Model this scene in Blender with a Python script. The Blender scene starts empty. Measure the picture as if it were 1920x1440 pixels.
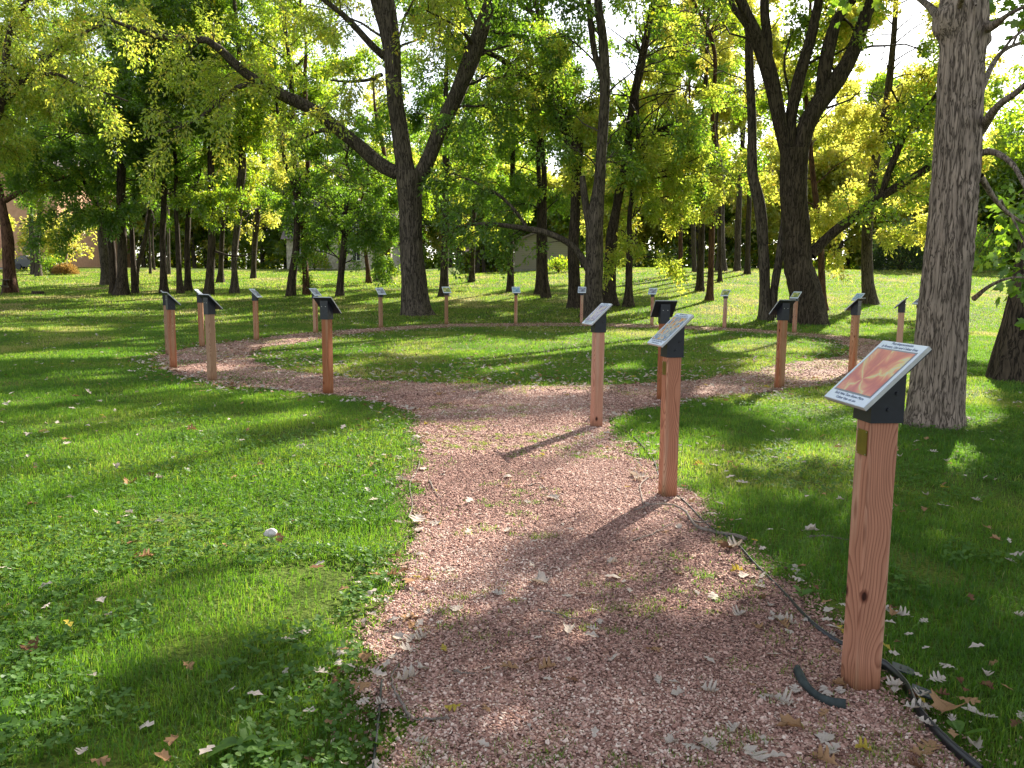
import bpy, bmesh, math, random
import numpy as np
from mathutils import Matrix, Vector

# ------------------------------------------------------------------ camera, sky, sun, exposure
SC = bpy.context.scene
COL = SC.collection
H, FPX, PITCH, ROLL = 1.55, 1490.0, math.radians(7.25), math.radians(0.5)
cam_d = bpy.data.cameras.new('camera'); cam = bpy.data.objects.new('camera', cam_d); COL.objects.link(cam)
cam_d.sensor_width = 36.0; cam_d.lens = FPX / 1920 * 36.0; cam_d.clip_start = 0.05; cam_d.clip_end = 2000
_f = Vector((0, math.cos(PITCH), -math.sin(PITCH))); _r = Vector((1, 0, 0)); _u = Vector((0, math.sin(PITCH), math.cos(PITCH)))
_R = _r * math.cos(ROLL) + _u * math.sin(ROLL); _U = _u * math.cos(ROLL) - _r * math.sin(ROLL)
cam.matrix_world = Matrix(((_R.x, _U.x, -_f.x, 0), (_R.y, _U.y, -_f.y, 0), (_R.z, _U.z, -_f.z, H), (0, 0, 0, 1)))
SC.camera = cam

SUN_AZ, SUN_EL = math.radians(31.5), math.radians(33)      # azimuth from +Y towards +X
sdir = Vector((math.sin(SUN_AZ) * math.cos(SUN_EL), math.cos(SUN_AZ) * math.cos(SUN_EL), math.sin(SUN_EL)))
w = bpy.data.worlds.new('World'); SC.world = w; w.use_nodes = True
nt = w.node_tree; bg = nt.nodes['Background']
sky = nt.nodes.new('ShaderNodeTexSky'); sky.sky_type = 'NISHITA'; sky.sun_disc = False
sky.sun_elevation = SUN_EL; sky.sun_rotation = SUN_AZ
hs = nt.nodes.new('ShaderNodeHueSaturation'); hs.inputs['Saturation'].default_value = 0.4
nt.links.new(sky.outputs[0], hs.inputs['Color']); nt.links.new(hs.outputs[0], bg.inputs[0]); bg.inputs[1].default_value = 0.095
sun_d = bpy.data.lights.new('sun', 'SUN'); sun_d.energy = 5.0; sun_d.angle = math.radians(0.5); sun_d.color = (1.0, 0.93, 0.82)
sun = bpy.data.objects.new('sun', sun_d); COL.objects.link(sun)
sun.rotation_euler = (-sdir).to_track_quat('-Z', 'Y').to_euler()
SC.view_settings.view_transform = 'Standard'; SC.view_settings.look = 'None'
SC.view_settings.exposure = 1.85; SC.view_settings.gamma = 1.0; SC.view_settings.use_curve_mapping = False
SC.cycles.max_bounces = 10; SC.cycles.diffuse_bounces = 6; SC.cycles.glossy_bounces = 2
SC.cycles.transmission_bounces = 8; SC.cycles.transparent_max_bounces = 4
SC.cycles.sample_clamp_indirect = 6.0

# ------------------------------------------------------------------ helpers
RNG = np.random.default_rng(7)

def tag(o, label=None, cat=None, group=None, kind=None):
    if label: o['label'] = label
    if cat: o['category'] = cat
    if group: o['group'] = group
    if kind: o['kind'] = kind
    return o

def link(o, parent=None):
    COL.objects.link(o)
    if parent is not None: o.parent = parent
    return o

def empty(name, loc, rz=0.0):
    o = bpy.data.objects.new(name, None); o.location = loc; o.rotation_euler = (0, 0, rz); o.empty_display_size = 0.2
    return link(o)

def npmesh(name, chunks, mats, smooth=None):
    """chunks: list of (verts (N,3), faces (F,k), material_index, rnd (F,) or None)"""
    me = bpy.data.meshes.new(name)
    V, LV, LS, MI, RN, SM = [], [], [], [], [], []
    off = 0; lo = 0; anyr = False
    for c in chunks:
        v, f, mi, rn = c[0], c[1], c[2], c[3]
        sm = c[4] if len(c) > 4 else False
        if len(f) == 0: continue
        v = np.asarray(v, np.float32); f = np.asarray(f, np.int32)
        V.append(v); LV.append((f + off).ravel()); k = f.shape[1]
        LS.append(lo + np.arange(len(f), dtype=np.int32) * k); lo += f.size; off += len(v)
        MI.append(np.full(len(f), mi, np.int32)); SM.append(np.full(len(f), sm, bool))
        if rn is None: RN.append(np.zeros(len(f), np.float32))
        else: RN.append(np.asarray(rn, np.float32)); anyr = True
    V = np.concatenate(V); LV = np.concatenate(LV); LS = np.concatenate(LS)
    me.vertices.add(len(V)); me.vertices.foreach_set('co', V.ravel())
    me.loops.add(len(LV)); me.loops.foreach_set('vertex_index', LV)
    me.polygons.add(len(LS)); me.polygons.foreach_set('loop_start', LS)
    for m in mats: me.materials.append(m)
    me.polygons.foreach_set('material_index', np.concatenate(MI))
    me.polygons.foreach_set('use_smooth', np.concatenate(SM))
    if anyr:
        a = me.attributes.new('rnd', 'FLOAT', 'FACE'); a.data.foreach_set('value', np.concatenate(RN))
    me.update(calc_edges=True)
    return me

def nobj(name, chunks, mats, parent=None):
    return link(bpy.data.objects.new(name, npmesh(name, chunks, mats)), parent)

def bobj(name, bm, mat, parent=None, smooth=False):
    me = bpy.data.meshes.new(name); bm.normal_update(); bm.to_mesh(me); bm.free()
    for m in (mat if isinstance(mat, (list, tuple)) else [mat]): me.materials.append(m)
    if smooth:
        for p in me.polygons: p.use_smooth = True
    return link(bpy.data.objects.new(name, me), parent)

def box(bm, x0, x1, y0, y1, z0, z1, mi=0, M=None):
    vs = [bm.verts.new((x, y, z)) for x in (x0, x1) for y in (y0, y1) for z in (z0, z1)]
    if M is not None:
        for v in vs: v.co = M @ v.co
    fs = [(0, 1, 3, 2), (4, 6, 7, 5), (0, 4, 5, 1), (2, 3, 7, 6), (0, 2, 6, 4), (1, 5, 7, 3)]
    for f in fs:
        fc = bm.faces.new([vs[i] for i in f]); fc.material_index = mi
    return vs

def poly(bm, pts, mi=0):
    f = bm.faces.new([bm.verts.new(p) for p in pts]); f.material_index = mi; return f

def prism(bm, prof, y0, y1, mi=0, M=None):
    """prof: list of (x,z) counter-clockwise; extruded along y"""
    a = [bm.verts.new((x, y0, z)) for x, z in prof]; b = [bm.verts.new((x, y1, z)) for x, z in prof]
    if M is not None:
        for v in a + b: v.co = M @ v.co
    n = len(prof)
    fs = [bm.faces.new(a), bm.faces.new(b[::-1])]
    for i in range(n): fs.append(bm.faces.new((a[i], b[i], b[(i + 1) % n], a[(i + 1) % n])))
    for f in fs: f.material_index = mi
    bmesh.ops.recalc_face_normals(bm, faces=fs)
    return fs

def norm(a): return a / np.maximum(np.linalg.norm(a, axis=-1, keepdims=True), 1e-9)

def tubes(P, R, S, flare=None):
    """P (M,K,3) polylines, R (M,K) radii -> verts, quad faces"""
    M, K, _ = P.shape
    T = np.gradient(P, axis=1); T = norm(T)
    mt = np.abs(T.mean(1)); ref = np.eye(3)[mt.argmin(1)][:, None, :].repeat(K, 1)
    U = norm(np.cross(T, ref)); W = np.cross(T, U)
    a = np.linspace(0, 2 * np.pi, S, endpoint=False)
    rr = R[:, :, None].repeat(S, 2)
    if flare is not None: rr = rr * flare
    V = P[:, :, None, :] + rr[..., None] * (np.cos(a)[None, None, :, None] * U[:, :, None, :] + np.sin(a)[None, None, :, None] * W[:, :, None, :])
    i = np.arange(M)[:, None, None] * K * S; k = np.arange(K - 1)[None, :, None] * S; s = np.arange(S)[None, None, :]; s2 = (s + 1) % S
    F = np.stack([i + k + s, i + k + s2, i + k + S + s2, i + k + S + s], -1).reshape(-1, 4)
    return V.reshape(-1, 3), F

def catmull(P, n):
    P = np.asarray(P, float)
    if len(P) == 2: return P[0] + (P[1] - P[0]) * np.linspace(0, 1, n)[:, None]
    Q = np.vstack([2 * P[0] - P[1], P, 2 * P[-1] - P[-2]])
    L = np.concatenate([[0], np.cumsum(np.linalg.norm(np.diff(P[:, :3], axis=0), axis=1))])
    t = np.linspace(0, L[-1], n); out = []
    for x in t:
        i = min(np.searchsorted(L, x, 'right') - 1, len(P) - 2); u = (x - L[i]) / max(L[i + 1] - L[i], 1e-6)
        p0, p1, p2, p3 = Q[i], Q[i + 1], Q[i + 2], Q[i + 3]
        out.append(0.5 * ((2 * p1) + (-p0 + p2) * u + (2 * p0 - 5 * p1 + 4 * p2 - p3) * u ** 2 + (-p0 + 3 * p1 - 3 * p2 + p3) * u ** 3))
    return np.array(out)

def sstep(a, b, x):
    t = np.clip((x - a) / (b - a), 0, 1); return t * t * (3 - 2 * t)

def vnoise(x, y, seed=0):
    """smooth 2-D value noise 0..1"""
    xi = np.floor(x).astype(np.int64); yi = np.floor(y).astype(np.int64); fx = x - xi; fy = y - yi
    def h(a, b):
        n = (a * 374761393 + b * 668265263 + seed * 974711) & 0xffffffff
        n = ((n ^ (n >> 13)) * 1274126177) & 0xffffffff
        return ((n ^ (n >> 16)) & 0xffff) / 65535.0
    u = fx * fx * (3 - 2 * fx); v = fy * fy * (3 - 2 * fy)
    return (h(xi, yi) * (1 - u) + h(xi + 1, yi) * u) * (1 - v) + (h(xi, yi + 1) * (1 - u) + h(xi + 1, yi + 1) * u) * v

# ------------------------------------------------------------------ lie of the land
def terrain(X, Y):
    X = np.asarray(X, float); Y = np.asarray(Y, float)
    s = 0.056 + 0.029 * sstep(-12, 10, X)
    u = Y - 25.0
    r = np.where(u < 0, 0, np.where(u < 8, u * u / 16, u - 4))
    cap = np.where(X > -6, 32.0, 48.0)
    r = np.where(r > cap, cap + (r - cap) * 0.25, r)
    return s * r

def ray(px, py):
    x, y = px - 960.0, py - 720.0
    a = x * math.cos(ROLL) + y * math.sin(ROLL); b = -x * math.sin(ROLL) + y * math.cos(ROLL)
    c, s = math.cos(PITCH), math.sin(PITCH)
    d = np.array([a, FPX * c - b * s, -FPX * s - b * c]); return d / d[1]

def ground_at(px, py, far=95.0):
    d = ray(px, py)
    Y = np.linspace(1.2, far, 9000)
    g = H + d[2] * Y - terrain(d[0] * Y, Y)
    i = np.argmax(g <= 0) if (g <= 0).any() else len(Y) - 1
    return np.array([d[0] * Y[i], Y[i], float(terrain(d[0] * Y[i], Y[i]))])

def at_depth(px, py, Y):
    d = ray(px, py); return np.array([d[0] * Y, Y, H + d[2] * Y])

# ------------------------------------------------------------------ materials
def mat(name):
    m = bpy.data.materials.new(name); m.use_nodes = True
    n = m.node_tree; n.nodes.clear()
    o = n.nodes.new('ShaderNodeOutputMaterial')
    return m, n, o

def nd(n, t, **kw):
    x = n.nodes.new(t)
    for k, v in kw.items():
        if k in x.inputs: x.inputs[k].default_value = v
        else: setattr(x, k, v)
    return x

def ramp(n, stops, fac=None, interp='LINEAR'):
    r = n.nodes.new('ShaderNodeValToRGB'); r.color_ramp.interpolation = interp
    e = r.color_ramp.elements
    while len(e) < len(stops): e.new(0.5)
    for el, (p, c) in zip(e, stops): el.position = p; el.color = (*c, 1)
    if fac is not None: n.links.new(fac, r.inputs[0])
    return r

def coords(n, scale=(1, 1, 1), kind='Object', loc=(0, 0, 0)):
    tc = n.nodes.new('ShaderNodeTexCoord'); mp = n.nodes.new('ShaderNodeMapping')
    mp.inputs['Scale'].default_value = scale; mp.inputs['Location'].default_value = loc
    n.links.new(tc.outputs[kind], mp.inputs[0]); return mp.outputs[0]

def principled(n, o, color=None, rough=0.7, spec=0.3, metal=0.0):
    b = n.nodes.new('ShaderNodeBsdfPrincipled'); b.inputs['Roughness'].default_value = rough
    b.inputs['Specular IOR Level'].default_value = spec; b.inputs['Metallic'].default_value = metal
    if isinstance(color, tuple): b.inputs['Base Color'].default_value = (*color, 1)
    elif color is not None: n.links.new(color, b.inputs['Base Color'])
    n.links.new(b.outputs[0], o.inputs[0]); return b

def bump(n, height, b, strength=0.5, dist=0.02):
    x = n.nodes.new('ShaderNodeBump'); x.inputs['Strength'].default_value = strength; x.inputs['Distance'].default_value = dist
    n.links.new(height, x.inputs['Height']); n.links.new(x.outputs[0], b.inputs['Normal'])

def leaf_mat(name, stops, tstops, trans=0.64, rough=0.45, gloss=0.05, gain=(1.15, 1.28)):
    m, n, o = mat(name)
    at = nd(n, 'ShaderNodeAttribute', attribute_name='rnd')
    stops = [(p, tuple(min(.6, x * gain[0]) for x in q)) for p, q in stops]; tstops = [(p, tuple(min(.92, x * gain[1]) for x in q)) for p, q in tstops]
    c = ramp(n, stops, at.outputs['Fac']); t = ramp(n, tstops, at.outputs['Fac'])
    d = nd(n, 'ShaderNodeBsdfDiffuse'); n.links.new(c.outputs[0], d.inputs[0])
    tr = nd(n, 'ShaderNodeBsdfTranslucent'); n.links.new(t.outputs[0], tr.inputs[0])
    mx = nd(n, 'ShaderNodeMixShader'); mx.inputs[0].default_value = trans
    n.links.new(d.outputs[0], mx.inputs[1]); n.links.new(tr.outputs[0], mx.inputs[2])
    g = nd(n, 'ShaderNodeBsdfGlossy'); g.inputs['Roughness'].default_value = rough; g.inputs[0].default_value = (1, 1, 1, 1)
    m2 = nd(n, 'ShaderNodeMixShader'); m2.inputs[0].default_value = gloss
    n.links.new(mx.outputs[0], m2.inputs[1]); n.links.new(g.outputs[0], m2.inputs[2]); n.links.new(m2.outputs[0], o.inputs[0])
    return m

LEAF = {
 'green': leaf_mat('leaves_green', [(0, (.035, .075, .012)), (.6, (.06, .115, .016)), (.92, (.10, .15, .018)), (1, (.26, .22, .02))],
                   [(0, (.10, .22, .012)), (.6, (.19, .34, .018)), (.92, (.34, .42, .02)), (1, (.6, .45, .02))]),
 'mid': leaf_mat('leaves_mid_green', [(0, (.05, .10, .012)), (.5, (.09, .15, .016)), (.85, (.15, .18, .018)), (1, (.30, .24, .02))],
                 [(0, (.16, .29, .012)), (.5, (.27, .41, .018)), (.85, (.45, .50, .02)), (1, (.7, .5, .02))]),
 'lime': leaf_mat('leaves_yellow_green', [(0, (.08, .14, .012)), (.4, (.14, .19, .016)), (.8, (.24, .25, .02)), (1, (.38, .26, .02))],
                  [(0, (.27, .42, .03)), (.4, (.41, .52, .045)), (.8, (.58, .57, .06)), (1, (.74, .48, .05))], gain=(1.15, 1.2)),
 'yellow': leaf_mat('leaves_yellow', [(0, (.11, .17, .015)), (.35, (.22, .25, .025)), (.85, (.36, .33, .03)), (1, (.42, .24, .03))],
                    [(0, (.34, .47, .04)), (.35, (.54, .58, .07)), (.85, (.72, .64, .10)), (1, (.76, .46, .06))], gain=(1.1, 1.15)),
 'dark': leaf_mat('leaves_dark_evergreen', [(0, (.015, .03, .010)), (1, (.035, .055, .016))], [(0, (.02, .05, .01)), (1, (.06, .10, .015))], trans=.3),
 'rust': leaf_mat('leaves_rust', [(0, (.16, .09, .03)), (.6, (.28, .15, .04)), (1, (.36, .24, .08))], [(0, (.3, .16, .03)), (1, (.5, .34, .08))], trans=.35),
}

def bark_mat(name, dark, light, sx=9.0, sz=1.6, bs=0.9, bd=0.03):
    m, n, o = mat(name)
    v = coords(n, (sx, sx, sz))
    a = nd(n, 'ShaderNodeTexNoise', Scale=1.6, Detail=6.0, Roughness=0.62); n.links.new(v, a.inputs['Vector'])
    fn = nd(n, 'ShaderNodeTexNoise', Scale=1.1, Detail=3.0, Roughness=0.6, Distortion=0.6); n.links.new(v, fn.inputs['Vector'])
    f1 = nd(n, 'ShaderNodeMath', operation='SUBTRACT'); f1.inputs[1].default_value = .5; n.links.new(fn.outputs['Fac'], f1.inputs[0])
    f2 = nd(n, 'ShaderNodeMath', operation='ABSOLUTE'); n.links.new(f1.outputs[0], f2.inputs[0])
    big = nd(n, 'ShaderNodeTexNoise', Scale=0.9, Detail=3.0); n.links.new(coords(n), big.inputs['Vector'])
    mm = nd(n, 'ShaderNodeMath', operation='MULTIPLY'); n.links.new(a.outputs['Fac'], mm.inputs[0])
    vr = ramp(n, [(0, (.12,) * 3), (.07, (1,) * 3)], f2.outputs[0]); n.links.new(vr.outputs[0], mm.inputs[1])
    c = ramp(n, [(.08, dark), (.62, light)], mm.outputs[0])
    mx = nd(n, 'ShaderNodeMix', data_type='RGBA', blend_type='MULTIPLY'); mx.inputs[0].default_value = 0.55
    br = ramp(n, [(.3, (.55, .52, .48)), (.7, (1.15, 1.1, 1.05))], big.outputs['Fac'])
    n.links.new(c.outputs[0], mx.inputs[6]); n.links.new(br.outputs[0], mx.inputs[7])
    b = principled(n, o, mx.outputs[2], 0.9, 0.15)
    bump(n, mm.outputs[0], b, bs, bd)
    return m

BARK = {
 'dark': bark_mat('bark_dark', (.018, .014, .010), (.10, .076, .058), 12, 1.8),
 'oak': bark_mat('bark_oak', (.016, .012, .009), (.092, .070, .050), 10, 1.5),
 'grey': bark_mat('bark_grey', (.022, .018, .014), (.145, .118, .094), 12, 1.5),
 'maple': bark_mat('bark_ridged_grey', (.05, .039, .031), (.34, .275, .225), 19, 2.2, .6, .012),
 'red': bark_mat('bark_reddish', (.035, .018, .012), (.16, .085, .055), 9, 1.4),
 'pale': bark_mat('bark_pale', (.16, .11, .085), (.42, .32, .25), 9, 3),
}

# ------------------------------------------------------------------ leaves and branches
# gaps in the canopy: where the photograph has sun on the ground, the crowns between that spot and the sun are thin
GAPS = [(890, 838, 125, 34), (1140, 888, 48, 42), (1020, 733, 66, 11), (830, 801, 50, 9), (1050, 1195, 78, 42), (1350, 1088, 88, 66), (1225, 1150, 90, 24), (650, 900, 125, 38), (345, 845, 105, 26),
 (375, 735, 50, 9), (490, 748, 85, 11), (60, 915, 75, 20), (300, 1020, 110, 26), (610, 1215, 115, 62), (400, 1170, 80, 34), (40, 1350, 75, 80), (300, 1400, 70, 26), (705, 1160, 36, 60),
 (150, 667, 150, 7), (150, 706, 70, 8), (170, 588, 190, 6), (90, 618, 110, 5), (250, 640, 60, 6), (600, 650, 115, 16), (860, 650, 165, 20), (1190, 634, 140, 13), (1040, 655, 90, 12), (1430, 650, 120, 15),
 (1490, 690, 105, 22), (1510, 765, 80, 14), (1815, 770, 62, 45), (1860, 592, 90, 11), (1850, 668, 90, 14), (1790, 862, 46, 28), (1690, 955, 34, 20), (1885, 1150, 44, 44), (1600, 620, 70, 12),
 (1250, 540, 170, 16), (1400, 535, 120, 12), (160, 521, 180, 12), (640, 522, 150, 12), (470, 535, 140, 7), (940, 560, 90, 6), (250, 560, 230, 5), (1110, 560, 60, 6), (1700, 590, 80, 9), (380, 690, 60, 8), (1500, 850, 60, 16)]
GAPS = np.array(GAPS, float)
def thin(P, rng, keep=.05):
    """mask of leaves to keep at world points P"""
    s_ = np.array(sdir); Gp = P - s_ * ((P[:, 2]) / s_[2])[:, None]
    for _ in range(2): Gp = P - s_ * ((P[:, 2] - terrain(Gp[:, 0], Gp[:, 1])) / s_[2])[:, None]
    z = Gp[:, 2] - H; c, s = math.cos(PITCH), math.sin(PITCH); d = Gp[:, 1] * c - z * s; u = Gp[:, 1] * s + z * c
    ok = d > .8; d = np.where(ok, d, 1); x = FPX * Gp[:, 0] / d; y = -FPX * u / d
    px = 960 + x * math.cos(ROLL) - y * math.sin(ROLL); py = 720 + x * math.sin(ROLL) + y * math.cos(ROLL)
    wob = .55 + .9 * vnoise(Gp[:, 0] * 3.2 + 50, Gp[:, 1] * 2.2 + 50, 301)
    hit = np.zeros(len(P), bool)
    for gx_, gy_, rx, ry in GAPS: hit |= (((px - gx_) / rx) ** 2 + ((py - gy_) / ry) ** 2) < wob * 1.1
    return ~(hit & ok & (rng.uniform(0, 1, len(P)) > keep))
def rand_unit(rng, n):
    v = rng.normal(size=(n, 3)); return norm(v)

def leaf_quads(P, D, size, rng, wid=0.62):
    """P positions, D directions (leaf axis): folded diamond of two triangles"""
    n = len(P); D = norm(D + rng.normal(size=(n, 3)) * 0.35)
    Nn = norm(np.array([0, 0, 1.0]) + rng.normal(size=(n, 3)) * 0.75)
    B = norm(np.cross(D, Nn)); Nn = np.cross(B, D)
    s = (size * rng.uniform(.45, 1.45, n))[:, None]
    v0 = P; v2 = P + D * s; fold = rng.uniform(.02, .2, n)[:, None] * s
    pos = rng.uniform(.35, .55, n)[:, None]; h = wid * s * .5
    v1 = P + D * s * pos + B * h + Nn * fold; v3 = P + D * s * pos - B * h + Nn * fold
    V = np.stack([v0, v1, v2, v3], 1).reshape(-1, 3)
    i = np.arange(n)[:, None] * 4
    F = np.concatenate([i + [0, 1, 2], i + [0, 2, 3]], 1).reshape(-1, 3)
    return V, F

MAPLE = np.array([(0, 0), (.10, .10), (.34, .06), (.28, .24), (.50, .46), (.44, .58), (.52, .74), (.34, .68), (.24, .58), (.22, .78), (.0, 1.0)])
MAPLE = np.vstack([MAPLE, [(-x, y) for x, y in MAPLE[-2:0:-1]]])
OAK = np.array([(0.015, 0), (.05, .12), (.14, .16), (.22, .24), (.09, .30), (.10, .36), (.24, .42), (.34, .54), (.30, .58), (.11, .52), (.11, .60), (.26, .70), (.30, .80), (.24, .82), (.10, .76), (.10, .86), (.10, .96), (0.0, 1.0)])
OAK = np.vstack([OAK, [(-x, y) for x, y in OAK[-2::-1]]])

def leaf_polys(P, D, size, rng, shape, up=0.8):
    n = len(P); K = len(shape)
    D = norm(D + rng.normal(size=(n, 3)) * 0.3)
    Nn = norm(np.array([0, 0, 1.0]) * up + rng.normal(size=(n, 3)) * 0.6)
    B = norm(np.cross(D, Nn)); Nn = np.cross(B, D)
    s = (size * rng.uniform(.6, 1.2, n))[:, None, None]
    cx, cy = shape[:, 0], shape[:, 1]
    zz = np.abs(cx) * rng.uniform(-.1, .5, n)[:, None] - (cy ** 2)[None] * rng.uniform(0, .35, n)[:, None]
    V = P[:, None, :] + s * (cy[None, :, None] * D[:, None, :] + cx[None, :, None] * B[:, None, :] + zz[..., None] * Nn[:, None, :])
    C = P[:, None, :] + s * .5 * D[:, None, :] - s * .04 * Nn[:, None, :]
    V = np.concatenate([C, V], 1).reshape(-1, 3)
    i = np.arange(n)[:, None, None] * (K + 1); k = np.arange(K)[None, :]
    F = np.stack([np.zeros_like(k), k + 1, (k + 1) % K + 1], -1) + i
    return V, F.reshape(-1, 3), K

def sprout(par, prad, n, rng, t0=.25, t1=1.0, ln=(1, 2), ang=(40, 75), up=.2, droop=.2, K=5, jit=.06, zmin=None, zprof=None, w=None, side=None):
    M, KP, _ = par.shape
    L = np.linalg.norm(np.diff(par, axis=1), axis=2).sum(1) if w is None else w
    pi = rng.choice(M, size=n, p=L / L.sum()); t = rng.uniform(t0, t1, n)
    if zmin is not None:
        for _ in range(12):
            f = t * (KP - 1); i = np.minimum(f.astype(int), KP - 2)
            z = par[pi, i, 2]; bad = z < zmin
            if not bad.any(): break
            pi[bad] = rng.choice(M, size=bad.sum(), p=L / L.sum()); t[bad] = rng.uniform(t0, t1, bad.sum())
        keep = ~bad; pi, t = pi[keep], t[keep]; n = len(pi)
    f = t * (KP - 1); i = np.minimum(f.astype(int), KP - 2); u = (f - i)[:, None]
    p = par[pi, i] * (1 - u) + par[pi, i + 1] * u
    r = prad[pi, i] * (1 - u[:, 0]) + prad[pi, i + 1] * u[:, 0]
    T = norm(par[pi, i + 1] - par[pi, i])
    X = rand_unit(rng, n); X = norm(X - (X * T).sum(1, keepdims=True) * T)
    if side is not None: X = norm(X + np.asarray(side)); 
    a = np.radians(rng.uniform(ang[0], ang[1], n))[:, None]
    d = norm(T * np.cos(a) + X * np.sin(a) + np.array([0, 0, up]))
    l = rng.uniform(ln[0], ln[1], n)
    if zprof is not None: l = l * zprof(p[:, 2])
    s = np.linspace(0, 1, K)
    Q = p[:, None, :] + d[:, None, :] * (s[None, :] * l[:, None])[..., None]
    Q[:, :, 2] -= droop * (s ** 2)[None, :] * l[:, None]
    J = rng.normal(size=(n, K, 3)) * jit * l[:, None, None] * s[None, :, None]; Q += J
    return Q, r, l

def foliage(stems, srad, rng, zmin, nl=18, L=(2.4, 4.2), nsub=5, ntw=5, nleaf=26, lsize=.15, spread=.16, up=.35, droop=.28, limb_r=.05, shape=None,
            extra=None, erad=None, ztop=None, wid=.62, sidebias=None, twl=(.35, .95), subl=(.8, 1.9), cull=None, origin=None, ek=1.0):
    """limbs, sub-branches, twigs and leaves for a set of stems (M,K,3)"""
    wood = []
    zt = ztop if ztop is not None else stems[:, :, 2].max()
    prof = lambda z: .55 + .65 * np.sin(np.pi * np.clip((z - zmin) / max(zt - zmin, .1) * .8 + .12, 0, 1))
    sets = []; 
    if nl > 0:
        q, r, l = sprout(stems, srad, nl, rng, .05, .98, L, (45, 80), up, droop, 7, .05, zmin=zmin, zprof=prof, side=sidebias)
        rr = np.minimum(r * .55, limb_r)[:, None] * np.linspace(1, .22, 7)[None]
        wood.append(tubes(q, rr, 7)); sets.append((q, rr))
    if extra is not None: sets.append((extra, erad))
    subs, subr = [], []
    for si, (q, rr) in enumerate(sets):
        ll = np.linalg.norm(np.diff(q, axis=1), axis=2).sum(1)
        ns = max(1, int(nsub * ll.sum() / 3.0 * (ek if extra is not None and si == len(sets) - 1 else 1)))
        s_, r_, l_ = sprout(q, rr, ns, rng, .22, 1.0, subl, (30, 70), .08, .3, 5, .07)
        r2 = np.minimum(r_ * .7, .022)[:, None] * np.linspace(1, .35, 5)[None]
        if cull is not None:
            k_ = cull(s_.mean(1)); s_, r2 = s_[k_], r2[k_]
        if origin is not None:
            k_ = thin(s_.mean(1) + origin, rng, .2); s_, r2 = s_[k_], r2[k_]
        subs.append(s_); subr.append(r2); wood.append(tubes(s_, r2, 5))
    sb = np.concatenate(subs); sr = np.concatenate(subr)
    if cull is not None:
        k_ = cull(sb.mean(1)); sb, sr = sb[k_], sr[k_]
    tw, r_, l_ = sprout(sb, sr, len(sb) * ntw, rng, .3, 1.0, twl, (25, 75), .0, .4, 4, .08)
    if cull is not None: tw = tw[cull(tw.mean(1))]
    if origin is not None: tw = tw[thin(tw.mean(1) + origin, rng, .1)]
    tr = np.full((len(tw), 4), .006) * np.linspace(1.2, .5, 4)[None]
    wood.append(tubes(tw, tr, 3))
    n = len(tw) * nleaf
    ti = np.repeat(np.arange(len(tw)), nleaf); t = rng.uniform(.15, 1.05, n); f = np.clip(t * 3, 0, 2.999); i = f.astype(int); u = (f - i)[:, None]
    P = tw[ti, i] * (1 - u) + tw[ti, i + 1] * u
    D = norm(tw[ti, i + 1] - tw[ti, i]); off = rand_unit(rng, n)
    P = P + off * (spread * rng.uniform(0, 1, n) ** .6)[:, None]
    D = norm(D * .5 + off * .8 + np.array([0, 0, -.35]))
    if origin is not None:
        k_ = thin(P + origin, rng); P, D, ti = P[k_], D[k_], ti[k_]; n = len(P)
    clump = rng.uniform(0, 1, len(tw))[ti]
    rnd = np.clip(.55 * clump + .45 * rng.uniform(0, 1, n), 0, 1)
    if shape is None:
        V, F = leaf_quads(P, D, lsize, rng, wid); rn = np.repeat(rnd, 2)
    else:
        V, F, K = leaf_polys(P, D, lsize, rng, shape); rn = np.repeat(rnd, K)
    return wood, (V, F, rn)

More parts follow.
